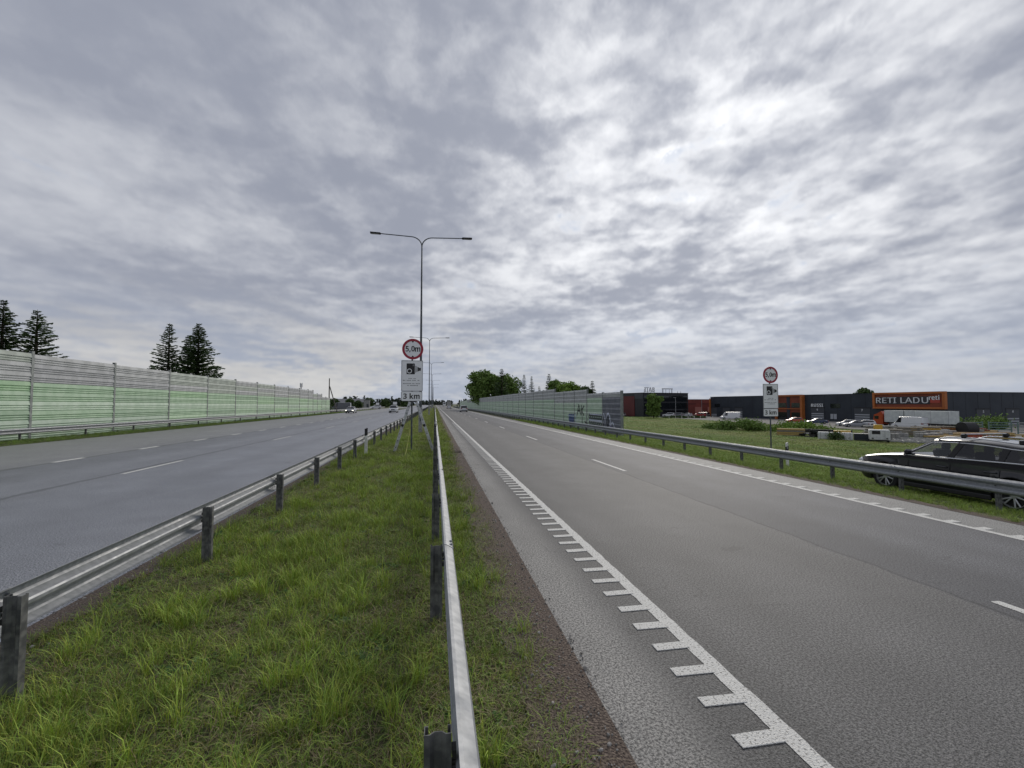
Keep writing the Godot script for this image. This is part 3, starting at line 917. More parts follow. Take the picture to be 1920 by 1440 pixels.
func build_barriers() -> void:
	# left: three grey rows over green ones
	var zs := [-24.2, -31.24, -38.3, -45.4, -52.4, -59.2, -66.0, -72.7, -79.1, -85.4, -90.9, -94.45, -97.8, -101.5, -105.2, -108.9]
	var o := thing("noise_barrier", "tall green and grey striped noise wall beyond the left carriageway", "noise barrier", Vector3(-23.6, 0, 0))
	var h := 0.562
	var cache := {}
	for i in zs.size() - 1:
		var z0: float = zs[i]
		var z1: float = zs[i + 1]
		var rows := 9 if i < 11 else (8 if i < 13 else 7)
		var dy := 0.02 - 0.46 * minf(i, 11.0) / 11.0
		var L := snappedf(z0 - z1, 0.1)
		if not cache.has(L):
			var m := MB.new()
			bent_sheet(m, panel_profile(h), 0.012, -0.06, -(z0 - z1) + 0.06)
			cache[L] = m.mesh()
		for r in rows:
			var mt: Material = M.panel_grey if r >= 6 else (M.panel_green if r in [5, 4, 2] else M.panel_pale)
			var worn := rng.randf()
			if worn < 0.45:
				var base_name := "panel_grey" if r >= 6 else ("panel_green" if r in [5, 4, 2] else "panel_pale")
				mt = M[base_name + ("_worn" if worn < 0.25 else "_clean")]
			put(cache[L], "panel", mt, o, Vector3(rng.randf_range(-0.004, 0.004), dy + r * h - 0.05, z0))
	for i in zs.size():
		var rows := 9 if i < 12 else (8 if i < 14 else 7)
		var dy := 0.02 - 0.46 * minf(maxf(i - 1, 0), 11.0) / 11.0
		var m := MB.new()
		box(m, Vector3(0.05, (rows * h + 0.08 + dy - 0.6) / 2, 0), Vector3(0.012, rows * h + 0.08 + dy + 0.6, 0.17))
		box(m, Vector3(-0.03, (rows * h + 0.08 + dy - 0.6) / 2, 0), Vector3(0.15, rows * h + 0.08 + dy + 0.6, 0.012))
		box(m, Vector3(-0.11, (rows * h + 0.08 + dy - 0.6) / 2, 0), Vector3(0.012, rows * h + 0.08 + dy + 0.6, 0.17))
		var p := part(m, "wall_post", M.wall_post, o, Vector3(0.03, 0, zs[i]))
	# right: stepped top, slate end bay, graffiti on the nearest bays
	var w := thing("noise_barrier", "stepped green noise wall with graffiti beyond the right carriageway", "noise barrier", Vector3(14.5, 0, 0))
	var zr := [-33.7, -37.7, -41.8, -45.75, -49.7, -53.7]
	for k in 35: zr.append(-59.7 - 6.0 * k)
	h = 0.42
	cache.clear()
	var gt := graffiti()
	var painted := {}
	for nm in ["panel_grey", "panel_mint", "panel_light", "panel_slate"]:
		var d: StandardMaterial3D = M[nm].duplicate()
		d.detail_enabled = true
		d.detail_albedo = gt
		d.detail_uv_layer = BaseMaterial3D.DETAIL_UV_2
		d.detail_blend_mode = BaseMaterial3D.BLEND_MODE_MIX
		painted[nm] = d
	var far := MB.new()
	for i in zr.size() - 1:
		var z0: float = zr[i]
		var z1: float = zr[i + 1]
		var rows := 8 if i < 2 else (9 if i < 5 else 10)
		if i > 30: rows = 9
		var base := -0.37
		var L := snappedf(z0 - z1, 0.05)
		for r in rows:
			var nm: String = "panel_grey" if r >= (7 if i < 2 else rows - 3) else (["panel_light", "panel_mint"][(r + 1) % 2])
			if i == 0 and r < 7: nm = "panel_slate"
			var at := Vector3(rng.randf_range(-0.004, 0.004), base + r * h, z0)
			if i < 4:
				var m := MB.new()
				bent_sheet(m, panel_profile(h), 0.012, -0.05, -(z0 - z1) + 0.05, -1.0)
				m.use_uv2 = true
				for v in m.v:
					m.t2.append(Vector2((-33.7 - (v.z + z0)) / 16.2, 1.0 - (v.y + at.y + 0.4) / 4.8))
				part(m, "panel", painted[nm], w, at)
			elif i < 30:
				if not cache.has(L):
					var m := MB.new()
					bent_sheet(m, panel_profile(h), 0.012, -0.05, -(z0 - z1) + 0.05, -1.0)
					cache[L] = m.mesh()
				put(cache[L], "panel", M[nm], w, at)
			elif r < rows:
				var m := MB.new()
				bent_sheet(m, panel_profile(h), 0.012, -0.05, -(z0 - z1) + 0.05, -1.0)
				xform(m, Transform3D(Basis.IDENTITY, at))
				far.v.append_array(m.v)
				far.n.append_array(m.n)
	tag(part(far, "far_panels", M.panel_light, w), "", "", "", "stuff")
	for i in zr.size():
		var rows := 8 if i < 2 else (9 if i < 5 else 10)
		if i > 31: rows = 9
		if i == 2: rows = 9
		var top := -0.37 + rows * h + (0.06 if i > 0 else 0.1)
		var wd := 0.17 if i > 0 else 0.22
		var m := MB.new()
		box(m, Vector3(-0.05, (top - 1.2) / 2, 0), Vector3(0.012, top + 1.2, wd))
		box(m, Vector3(0.03, (top - 1.2) / 2, 0), Vector3(0.15, top + 1.2, 0.012 if i > 0 else 0.2))
		box(m, Vector3(0.11, (top - 1.2) / 2, 0), Vector3(0.012, top + 1.2, wd))
		part(m, "wall_post", M.wall_post, w, Vector3(-0.03, 0, zr[i]))
	var pl := MB.new()
	box(pl, Vector3(0.02, -0.62, (zr[0] + zr[-1]) / 2), Vector3(0.14, 0.5, absf(zr[-1] - zr[0])))
	part(pl, "plinth", M.concrete, w)

# ------------------------------------------------------------------ lamps, signs, posts, ladder
func build_lamps() -> void:
	var o := thing("street_lamp", "tall twin-armed street lamp rising right behind the ladder and median sign", "street lamp", Vector3(-0.97, 0, -32.4), 0.0, "twin-armed lamps in the median")
	var b := MB.new()
	cyl(b, Vector3(0, -0.3, 0), Vector3(0, 1.75, 0), 0.135, 0.13, 12)
	cyl(b, Vector3(0, 1.75, 0), Vector3(0, 1.83, 0), 0.13, 0.10, 12)
	part(b, "base", M.galv_dull, o)
	var p := MB.new()
	cyl(p, Vector3(0, 1.8, 0), Vector3(0, 13.3, 0), 0.10, 0.045, 12)
	part(p, "pole", M.steel_pole, o)
	var hatch := MB.new()
	box(hatch, Vector3(0, 1.0, 0.13), Vector3(0.1, 0.35, 0.02), Basis.IDENTITY, 0.004)
	part(hatch, "hatch", M.steel_pole, o)
	for s in [-1.0, 1.0]:
		var a := MB.new()
		var pts := [Vector3(0, 13.1, 0)]
		for i in 9:
			var t := i / 8.0 * PI / 2
			pts.append(Vector3(s * 0.75 * (1 - cos(t)), 13.2 + 0.68 * sin(t), 0))
		pts.append(Vector3(s * 2.9, 13.97, 0))
		tube(a, pts, 0.045, 8, 0.035)
		part(a, "arm", M.steel_pole, o)
		var l := MB.new()
		box(l, Vector3(s * 3.2, 13.98, 0), Vector3(0.72, 0.09, 0.30), Basis(Vector3(0, 0, 1), s * 0.03), 0.03)
		cyl(l, Vector3(s * 2.82, 13.97, 0), Vector3(s * 2.96, 13.975, 0), 0.05, 0.05, 8)
		var hd := part(l, "lamp_head", M.dark_plastic, o)
		var gl := MB.new()
		box(gl, Vector3(s * 3.22, 13.932, 0), Vector3(0.5, 0.012, 0.22))
		part(gl, "lens", M.sign_grey, hd)
	var names := ["second twin-armed lamp along the median, half as tall in view as the nearest", "third twin-armed lamp along the median", "fourth twin-armed lamp along the median", "fifth twin-armed lamp along the median, far off", "sixth twin-armed lamp along the median, very far off", "seventh and smallest twin-armed lamp near the horizon"]
	for k in 6: copy(o, names[k], Vector3(-0.97, 0, -82.6 - 50.2 * k))

func tri_poly(c: Vector2, w: float, h: float) -> PackedVector2Array:
	return PackedVector2Array([c + Vector2(-w / 2, h / 2), c + Vector2(w / 2, h / 2), c + Vector2(0, -h / 2)])

func build_signs() -> void:
	var o := thing("road_sign", "height-limit and speed-camera sign on the grass median, straddled by a ladder", "road sign", Vector3(-0.97, 0, -20.05), 0.02, "signs with a height limit and a camera plate")
	var p := MB.new()
	cyl(p, Vector3(0, -0.4, -0.06), Vector3(0, 4.75, -0.06), 0.036, 0.036, 12)
	part(p, "pole", M.steel_pole, o)
	# round plate
	var d := MB.new()
	prism(d, disc(0.45, 40), -0.006, 0.0)
	var r := part(d, "round_plate", M.sign_white, o, Vector3(0.02, 4.42, 0.0))
	var rg := MB.new()
	ring(rg, 0.350, 0.452, -0.012, 0.006, 40)
	part(rg, "red_border", M.sign_red, r)
	for s in [1.0, -1.0]:
		var t := MB.new()
		prism(t, PackedVector2Array([Vector2(-0.055, s * 0.345), Vector2(0.055, s * 0.345), Vector2(0.0, s * 0.275)]), 0.0, 0.004)
		part(t, "arrow", M.sign_black, r)
	text("5,0", 0.235, 0.004, M.sign_black, r, Vector3(-0.115, 0.01, 0.004), "lettering", 0.0, true, 0.90)
	text("m", 0.245, 0.004, M.sign_black, r, Vector3(0.205, 0.01, 0.004), "lettering", 0.0, true, 0.86)
	# camera plate
	var c := MB.new()
	prism(c, rounded_rect(0.90, 1.32, 0.02), -0.008, 0.0)
	var cp := part(c, "camera_plate", M.sign_white, o, Vector3(0.0, 3.26, 0.0))
	var fr := MB.new()
	for e in [[0, 0.655, 0.91, 0.022], [0, -0.655, 0.91, 0.022]]:
		box(fr, Vector3(e[0], e[1], -0.002), Vector3(e[2], e[3], 0.024))
	for e in [-0.445, 0.445]:
		box(fr, Vector3(e, 0, -0.002), Vector3(0.022, 1.288, 0.024))
	part(fr, "frame", M.sign_grey, cp)
	var ic := MB.new()
	prism(ic, rounded_rect(0.35, 0.47, 0.03), 0.0, 0.004, Transform3D(Basis.IDENTITY, Vector3(-0.06, 0.30, 0)))
	box(ic, Vector3(0.335, 0.285, 0.002), Vector3(0.07, 0.125, 0.004))
	box(ic, Vector3(0.27, 0.285, 0.002), Vector3(0.05, 0.17, 0.004))
	part(ic, "camera_symbol", M.sign_black, cp)
	var bl := MB.new()
	for k in 3: box(bl, Vector3(0.145 + k * 0.042, 0.285, 0.002), Vector3(0.022, 0.29 - k * 0.035, 0.004))
	box(bl, Vector3(0.055, 0.455, 0.005), Vector3(0.065, 0.075, 0.003))
	part(bl, "camera_bellows", M.sign_print, cp)
	var ln := MB.new()
	ring(ln, 0.075, 0.105, 0.004, 0.007, 24, Vector2(-0.115, 0.205))
	part(ln, "camera_lens", M.sign_white, cp)
	var pr := MB.new()   # four lines of print too small to read
	for row in [[-0.12, 0.32, 9], [-0.20, 0.78, 20], [-0.34, 0.76, 20], [-0.42, 0.50, 13]]:
		var n: int = row[2]
		var wd: float = row[1] / n
		for k in n:
			if rng.randf() < 0.13: continue
			box(pr, Vector3(-row[1] / 2 + (k + 0.5) * wd, row[0], 0.0015), Vector3(wd * rng.randf_range(0.5, 0.8), rng.randf_range(0.026, 0.036), 0.003))
	part(pr, "small_print", M.sign_print, cp)
	# distance plate
	var k2 := MB.new()
	prism(k2, rounded_rect(0.90, 0.43, 0.06), -0.008, 0.0)
	var dp := part(k2, "distance_plate", M.sign_white, o, Vector3(-0.01, 2.37, 0.0))
	var kb := MB.new()
	var outer := rounded_rect(0.90, 0.43, 0.06)
	var inner := rounded_rect(0.865, 0.395, 0.045)
	for i in outer.size():
		var j := (i + 1) % outer.size()
		kb.quad(Vector3(inner[i].x, inner[i].y, 0.003), Vector3(outer[i].x, outer[i].y, 0.003), Vector3(outer[j].x, outer[j].y, 0.003), Vector3(inner[j].x, inner[j].y, 0.003))
	part(kb, "border", M.sign_black, dp)
	text("3 km", 0.225, 0.004, M.sign_black, dp, Vector3(0, 0.0, 0.004))
	var cl := MB.new()
	for y in [4.62, 4.22, 3.75, 2.8, 2.45, 2.28]: box(cl, Vector3(0, y, -0.04), Vector3(0.12, 0.03, 0.07))
	part(cl, "clamp", M.galv_dull, o)
	copy(o, "height-limit and speed-camera sign in the grass field behind the right guardrail", Vector3(18.01, -0.80, -21.94), 0.0)

func delineator(label: String, at: Vector3, h: float, cap: bool, lean := 0.0) -> void:
	var o := thing("delineator_post", label, "marker post", at, 0.0, "white and black roadside marker posts")
	o.rotation.z = lean
	var poly := PackedVector2Array([Vector2(-0.06, -0.25), Vector2(0.06, -0.25), Vector2(0.052, h), Vector2(-0.052, h - 0.04)])
	var b := MB.new()
	prism(b, poly, -0.02, 0.02)
	part(b, "post", M.white_plastic, o)
	var t := MB.new()
	if cap:
		prism(t, PackedVector2Array([Vector2(-0.057, h - 0.33), Vector2(0.057, h - 0.28), Vector2(0.056, h + 0.004), Vector2(-0.056, h - 0.04)]), -0.024, 0.024)
	else:
		prism(t, PackedVector2Array([Vector2(-0.058, h - 0.42), Vector2(0.058, h - 0.36), Vector2(0.056, h - 0.14), Vector2(-0.056, h - 0.19)]), -0.024, 0.024)
	var bd := part(t, "black_band", M.black, o)
	var rf := MB.new()
	box(rf, Vector3(0, h - 0.22, 0.026), Vector3(0.05, 0.16 if cap else 0.12, 0.006))
	part(rf, "reflector", M.dark_plastic if cap else M.sign_grey, bd)

func build_posts() -> void:
	delineator("black-topped white marker post on the median grass beside the left guardrail", Vector3(-2.70, 0, -19.0), 1.08, true)
	delineator("white marker post with black band fixed against the near median guardrail", Vector3(0.07, 0, -27.2), 1.03, false)
	delineator("white marker post with black band in the grass behind the right guardrail", Vector3(14.55, -0.56, -16.85), 1.0, false, 0.02)

func build_ladder() -> void:
	var o := thing("folding_ladder", "aluminium folding ladder standing as an A around the median sign post", "ladder", Vector3(-0.9, 0, -20.0))
	var apexes := [Vector3(-0.14, 2.14, 0), Vector3(0.12, 2.14, 0)]
	var feet := [Vector3(-0.77, 0.0, 0), Vector3(0.86, 0.0, 0)]
	for k in 2:
		var a: Vector3 = feet[k]
		var b: Vector3 = apexes[k]
		var d := (b - a).normalized()
		var bs := Basis(Vector3(d.y, -d.x, 0), d, Vector3(0, 0, 1))
		var mid := a.lerp(b, 0.53)
		for s in [-1.0, 1.0]:
			var z: float = 0.21 * s
			var lo := MB.new()
			box(lo, (a + mid) / 2 + Vector3(0, 0, z), Vector3(0.11, a.distance_to(mid), 0.026), bs, 0.004)
			part(lo, "stile", M.alu, o)
			var hi := MB.new()
			box(hi, (mid + b) / 2 + Vector3(0, 0, z - 0.03 * s), Vector3(0.10, b.distance_to(mid), 0.026), bs, 0.004)
			part(hi, "stile", M.alu, o)
			var hg := MB.new()
			box(hg, mid + Vector3(0, 0, z + 0.012 * s), Vector3(0.11, 0.10, 0.05), bs, 0.015)
			part(hg, "hinge", M.dark_plastic, o)
			var ft := MB.new()
			box(ft, a + Vector3(0, 0.02, z), Vector3(0.10, 0.06, 0.04), bs, 0.01)
			part(ft, "foot", M.rubber, o)
		for i in 7:
			var t := (i + 0.7) / 7.4
			var c := a.lerp(b, t)
			var m := MB.new()
			var half := 0.232 if t < 0.53 else 0.20
			cyl(m, c + Vector3(0, 0, -half), c + Vector3(0, 0, half), 0.016, 0.016, 8)
			part(m, "rung", M.galv_dull, o)
			var e := MB.new()
			cyl(e, c + Vector3(0, 0, half - 0.002), c + Vector3(0, 0, half + 0.006), 0.02, 0.02, 8)
			part(e, "rung_end", M.bolt, o)
	var top := MB.new()
	box(top, Vector3(-0.01, 2.14, -0.18), Vector3(0.30, 0.05, 0.05), Basis.IDENTITY, 0.012)
	box(top, Vector3(-0.01, 2.14, 0.18), Vector3(0.30, 0.05, 0.05), Basis.IDENTITY, 0.012)
	part(top, "top_hinge", M.dark_plastic, o)
	var c := MB.new()
	tube(c, [Vector3(-1.12, 0.02, -17.9), Vector3(-1.10, 0.16, -18.6), Vector3(-1.08, 0.42, -19.3), Vector3(-1.02, 0.95, -19.72)], 0.008, 6)
	tag(part(c, "guy_cord", M.cord_yellow, self), "thin yellow cord running from the ladder down into the median grass", "cord")

# ------------------------------------------------------------------ buildings
func slab(parent: Node3D, called: String, mtl: Material, ce: Vector3, s: Vector3, ch := 0.0) -> MeshInstance3D:
	var m := MB.new()
	box(m, ce, s, Basis.IDENTITY, ch)
	return part(m, called, mtl, parent)

func garage_door(parent: Node3D, at: Vector3, w: float, h: float, turn: float, strips: int, mtl: Material, digit := "") -> void:
	var d := Node3D.new()
	d.name = "garage_door"
	parent.add_child(d, true)
	d.position = at
	d.rotation.y = turn
	slab(d, "door_leaf", mtl, Vector3(0, h / 2, 0.02), Vector3(w, h, 0.06))
	slab(d, "door_lintel", M.black, Vector3(0, h + 0.1, 0.06), Vector3(w + 0.4, 0.2, 0.14))
	for k in strips: slab(d, "door_pane", M.door_strip, Vector3(0, 0.35 + k * 0.62, 0.065), Vector3(w * 0.92, 0.30, 0.03))
	if digit: text(digit, 0.6, 0.02, M.letter_white, d, Vector3(0, h - 0.55, 0.07))

func build_buildings() -> void:
	# --- long dark hall with the orange shop sign
	var y0 := -3.2
	var o := thing("warehouse", "long dark blue-grey hall with an orange framed shop sign and roller doors", "warehouse", Vector3(110.93, y0, -168.81), deg_to_rad(-85.04))
	var H := 8.08
	var L := 81.74
	var w := MB.new()
	box(w, Vector3(L / 2, H / 2 - 0.25, -24), Vector3(L, H + 0.5 - 0.4, 48))
	part(w, "wall", M.cladding_dark, o)
	var seam := MB.new()
	for k in 20:   # proud joint strips between the cladding sheets
		if k > 7 and k < 11: continue
		box(seam, Vector3(2.0 + k * 4.05, H / 2 - 0.1, 0.012), Vector3(0.09, H - 0.3, 0.024))
	for k in 11: box(seam, Vector3(L + 0.012, H / 2 - 0.1, -2.0 - k * 4.1), Vector3(0.024, H - 0.3, 0.09))
	part(seam, "cladding_joint", M.cladding_black, o)
	var fl := MB.new()
	box(fl, Vector3(L / 2, H - 0.08, -24), Vector3(L + 0.12, 0.16, 48.12))
	part(fl, "roof_edge", M.cladding_dark, o)
	slab(o, "orange_corner", M.cladding_orange, Vector3(-0.1, H / 2 - 0.4, 0.1), Vector3(0.6, H - 0.9, 0.5))
	for d in [[2.0, 3.4, 2], [9.0, 3.8, 1], [15.6, 3.8, 4]]: garage_door(o, Vector3(d[0], 0, 0), d[1], 3.7, 0, d[2], M.door_grey)
	garage_door(o, Vector3(48.2, 0, 0), 4.4, 4.0, 0, 4, M.door_grey, "6")
	garage_door(o, Vector3(61.8, 0, 0), 4.4, 4.0, 0, 4, M.door_grey, "7")
	for d in [[-11.8, 1, "5"], [-22.0, 3, "4"], [-31.0, 2, ""]]: garage_door(o, Vector3(L, 0, d[0]), 4.6, 3.9, PI / 2, d[1], M.door_grey, d[2])
	for x in [54.0, 4.0, 30.0]: slab(o, "window", M.window_dark, Vector3(x, 4.6, 0.03), Vector3(3.0, 1.3, 0.08))
	var wb := slab(o, "window", M.door_strip, Vector3(53.4, 1.5, 0.04), Vector3(1.9, 1.5, 0.1))
	slab(wb, "mullion", M.cladding_dark, Vector3(53.4, 1.5, 0.1), Vector3(0.12, 1.5, 0.04))
	text("RUSSI", 0.95, 0.08, M.letter_white, o, Vector3(48.1, 4.75, 0.1), "lettering", 0, true, 1.15)
	# orange office bay
	var ob := Node3D.new()
	ob.name = "office_bay"
	o.add_child(ob)
	slab(ob, "bay_wall", M.cladding_brown, Vector3(38.6, H / 2, 0.35), Vector3(9.4, H - 0.1, 0.7))
	for x in [33.7, 43.5]: slab(ob, "bay_pillar", M.cladding_orange, Vector3(x, H / 2, 0.6), Vector3(0.7, H, 1.2))
	slab(ob, "bay_beam", M.cladding_orange, Vector3(38.6, H - 0.2, 0.6), Vector3(9.1, 0.5, 1.2))
	slab(ob, "bay_beam", M.cladding_orange, Vector3(38.6, 3.6, 0.5), Vector3(9.1, 0.25, 0.9))
	slab(ob, "bay_pillar", M.cladding_dark, Vector3(38.4, H / 2 - 0.3, 0.55), Vector3(1.2, H - 0.8, 0.6))
	for x in [35.9, 41.2]:
		slab(ob, "window", M.window_dark, Vector3(x, 4.75, 0.74), Vector3(3.2, 1.5, 0.1))
		slab(ob, "shop_window", M.window_dark, Vector3(x, 1.3, 0.74), Vector3(3.4, 2.4, 0.1))
	# orange framed shop sign
	var sg := thing("shop_sign", "orange framed sign reading RETI LADU on the dark hall", "sign", Vector3(110.93, y0, -168.81), deg_to_rad(-85.04))
	var sx := 73.6
	var sy := 6.05
	slab(sg, "sign_board", M.cladding_brown, Vector3(sx, sy, 0.3), Vector3(15.8, 3.6, 0.5))
	for e in [1.0, -1.0]:
		slab(sg, "frame_rail", M.cladding_orange, Vector3(sx, sy + e * 1.86, 0.5), Vector3(16.5, 0.5, 0.9), 0.04)
		slab(sg, "frame_rail", M.cladding_orange, Vector3(sx + e * 7.98, sy, 0.5), Vector3(0.55, 3.2, 0.9), 0.04)
	slab(sg, "dark_panel", M.sign_panel_dark, Vector3(sx - 1.3, sy + 0.05, 0.6), Vector3(12.6, 1.9, 0.12))
	text("RETI LADU", 1.42, 0.10, M.letter_white, sg, Vector3(sx - 1.35, sy + 0.05, 0.72), "lettering", 0, false, 1.36)
	slab(sg, "logo_plate", M.logo_red, Vector3(sx + 6.1, sy - 0.15, 0.6), Vector3(2.0, 0.9, 0.12))
	text("reti", 1.05, 0.10, M.letter_white, sg, Vector3(sx + 6.0, sy + 0.62, 0.72), "lettering", 0, true, 0.95)
	# --- black glazed building with a dark red side wing
	var b := thing("office_building", "black cube-like building with dark red side and letters on its roof", "building", Vector3(81.62, -3.2, -168.66), deg_to_rad(13.0))
	# local x runs along the front to the right, local z towards the viewer
	var HB := 9.6
	slab(b, "wall", M.cladding_black, Vector3(11.5, HB / 2 - 0.2, -10), Vector3(23, HB + 0.4, 20))
	slab(b, "roof_edge", M.cladding_black, Vector3(11.5, HB + 0.02, -10), Vector3(23.3, 0.16, 20.3))
	var sd := MB.new()
	box(sd, Vector3(-0.08, HB / 2 - 0.55, -12.6), Vector3(0.2, HB - 1.4, 14.4))
	part(sd, "red_side_panel", M.cladding_darkred, b)
	slab(b, "grey_side_panel", M.door_grey, Vector3(-0.06, HB - 1.3, -2.7), Vector3(0.16, 2.2, 5.2))
	for r in 3:
		for k in 7: slab(b, "window", M.window_dark, Vector3(1.8 + k * 3.2, 1.5 + r * 2.9, 0.02), Vector3(3.0, 2.3, 0.10))
	slab(b, "canopy", M.door_grey, Vector3(15, 2.7, 0.6), Vector3(9, 0.2, 1.2))
	text("ITAB", 1.7, 0.15, M.letter_grey, b, Vector3(4.0, HB + 1.35, -1.0))
	var bar := MB.new()
	for x in [1.5, 3.2, 4.8, 6.4, 10.7, 12.4, 14.2, 15.6, 18.6, 20.2]: box(bar, Vector3(x, HB + 0.75 - (0.35 if x > 17 else 0.0), -1.2), Vector3(0.14, 1.5 - (0.7 if x > 17 else 0.0), 0.14))
	box(bar, Vector3(13.2, HB + 1.75, -1.2), Vector3(5.6, 0.4, 0.14))
	box(bar, Vector3(10.9, HB + 0.9, -1.2), Vector3(0.3, 1.6, 0.14))
	box(bar, Vector3(15.5, HB + 0.9, -1.2), Vector3(0.3, 1.6, 0.14))
	box(bar, Vector3(4.0, HB + 0.5, -1.2), Vector3(5.4, 0.12, 0.14))
	part(bar, "roof_sign_frame", M.letter_grey, b)
	# low annex at its left
	var ax := thing("annex", "low dark shed at the far end of the black building", "building", Vector3(73.0, -3.2, -196.0), deg_to_rad(13.0))
	slab(ax, "wall", M.cladding_darkred, Vector3(3, 3.9, -5), Vector3(9, 7.8, 10))
	slab(ax, "door", M.door_grey, Vector3(3, 1.5, 0.05), Vector3(3, 3, 0.12))
	# --- red hall between the two
	var rh := thing("red_hall", "low brick-red hall between the black building and the dark hall", "warehouse", Vector3(106.4, -3.2, -185.3), deg_to_rad(-12.0))
	slab(rh, "wall", M.cladding_red, Vector3(7.5, 3.5, -9), Vector3(21, 7.2, 18))
	slab(rh, "roof_edge", M.cladding_darkred, Vector3(7.5, 7.12, -9), Vector3(21.2, 0.18, 18.2))
	for x in [1.2, 8.5, 14.0]:
		slab(rh, "roller_door", M.pink_door, Vector3(x, 1.9, 0.05), Vector3(3.0, 3.8, 0.14))
	slab(rh, "sign_band", M.cladding_darkred, Vector3(5, 5.2, 0.04), Vector3(5, 0.5, 0.1))
	slab(rh, "sign_band", M.cladding_darkred, Vector3(12.4, 5.2, 0.04), Vector3(4.5, 0.5, 0.1))
	slab(rh, "drainpipe", M.sign_grey, Vector3(9.9, 3.6, 0.1), Vector3(0.16, 7.0, 0.16))

# ------------------------------------------------------------------ trees
func tree(called: String, label: String, at: Vector3, group: String) -> Node3D:
	return thing(called, label, "tree", at, 0.0, group)

func spruce(label: String, at: Vector3, h: float, r: float, group: String, dens := 1.0, first := 0.08, fine := 1.0) -> Node3D:
	var o := tree("spruce_tree", label, at, group)
	var tk := MB.new()
	cyl(tk, Vector3(0, -0.3, 0), Vector3(0, h * 0.55, 0), r * 0.075, r * 0.045, 8)
	cyl(tk, Vector3(0, h * 0.55, 0), Vector3(0, h, 0), r * 0.045, 0.02, 6)
	part(tk, "trunk", M.bark, o)
	var m := MB.new()
	m.use_c = true
	var y := h * first
	while y < h * 0.992:
		var t := y / h
		var n := int(round(lerpf(8.0, 5.0, t) * dens))
		var off := rng.randf() * TAU
		for k in n:
			if rng.randf() < 0.11: continue
			var an := off + TAU * k / n + rng.randf_range(-0.3, 0.3)
			var len := r * pow(1.0 - t, 0.92) * 1.1 * (rng.randf_range(0.55, 1.05) if rng.randf() < 0.82 else rng.randf_range(1.05, 1.3)) + 0.10
			var dir := Vector3(cos(an), 0, sin(an))
			var side := Vector3(-sin(an), 0, cos(an))
			var droop := lerpf(-0.22, 0.35, t) + rng.randf_range(-0.16, 0.16)
			vary(m, 0.55, 1.6)
			var steps := maxi(4, int(len / (0.34 * fine)))
			var prev := Vector3(0, y, 0)
			for s in steps:
				var f := (s + 1.0) / steps
				var p := Vector3(0, y, 0) + dir * len * f + Vector3.UP * (droop * len * f * (1.0 - 0.55 * f) + 0.16 * len * f * f)
				var wdt := (0.34 + 0.40 * len * (1.0 - f) * 0.42) * minf(fine, 1.0 + 0.1 * fine) * (1.15 - 0.80 * t)
				# the branch itself, then sprays to both sides and hanging twigs
				m.quad(prev - Vector3.UP * 0.04, p - Vector3.UP * 0.03, p + Vector3.UP * 0.05, prev + Vector3.UP * 0.06)
				for sg in [-1.0, 1.0]:
					var tip: Vector3 = p + side * sg * wdt * rng.randf_range(0.7, 1.5) + dir * rng.randf_range(0.05, 0.22) + Vector3.UP * rng.randf_range(-0.24, 0.10)
					m.tri(prev, p, tip)
					m.tri(p, p + dir * 0.18, tip + Vector3.UP * 0.05)
					if rng.randf() < 0.65: m.tri(prev.lerp(p, 0.5), tip, tip.lerp(p, 0.5) - Vector3.UP * rng.randf_range(0.10, 0.28) * (1.1 - t))
				if rng.randf() < 0.8:
					var hang := p - Vector3.UP * rng.randf_range(0.15, 0.5) * fine * (1.1 - t) + side * rng.randf_range(-0.1, 0.1)
					m.tri(prev, p, hang)
				prev = p
		y += lerpf(0.42, 0.24, t) * fine * rng.randf_range(0.8, 1.2)
	part(m, "crown", M.spruce, o)
	return o

func leafy(called: String, label: String, at: Vector3, h: float, w: float, n: int, leaf: float, mtl: Material, group: String, trunk_h := 0.25) -> Node3D:
	var o := tree(called, label, at, group)
	var tk := MB.new()
	cyl(tk, Vector3(0, -0.3, 0), Vector3(0, h * trunk_h, 0), h * 0.028, h * 0.022, 8)
	cyl(tk, Vector3(0, h * trunk_h, 0), Vector3(rng.randf_range(-0.3, 0.3), h * 0.8, 0), h * 0.022, h * 0.004, 6)
	var lobes := []
	for k in 24:
		var an := TAU * k / 24.0 * 5.0 + rng.randf_range(-0.5, 0.5)
		var t := lerpf(trunk_h + 0.05, 0.88, (k + rng.randf()) / 24.0)
		var prof := sqrt(maxf(0.05, 1.0 - pow((t - 0.55) / 0.5, 2.0)))
		var rr := w * 0.5 * prof * rng.randf_range(0.30, 0.75)
		var c := Vector3(cos(an) * rr, h * t, sin(an) * rr)
		lobes.append([c, w * rng.randf_range(0.14, 0.23)])
		cyl(tk, Vector3(0, h * t * 0.62, 0), c, h * 0.009, h * 0.003, 5)
	lobes.append([Vector3(0, h * 0.86, 0), w * 0.20])
	part(tk, "trunk", M.bark, o)
	var m := MB.new()
	m.use_c = true
	for k in n:
		var lb: Array = lobes[rng.randi() % lobes.size()]
		if k % 24 == 0: vary(m, 0.6, 1.35)
		var d := Vector3(rng.randfn(), rng.randfn(), rng.randfn()).normalized()
		var rad: float = lb[1] * pow(rng.randf(), 0.4) * rng.randf_range(0.8, 1.15)
		var p: Vector3 = lb[0] + d * rad * Vector3(1, 0.8, 1)
		if p.y < 0.1: p.y = rng.randf_range(0.1, 0.6)
		if k % 5 == 0: m.col = m.col * rng.randf_range(0.88, 1.12)
		leaf_quad(m, p, leaf * rng.randf_range(0.6, 1.3))
	part(m, "crown", mtl, o)
	return o

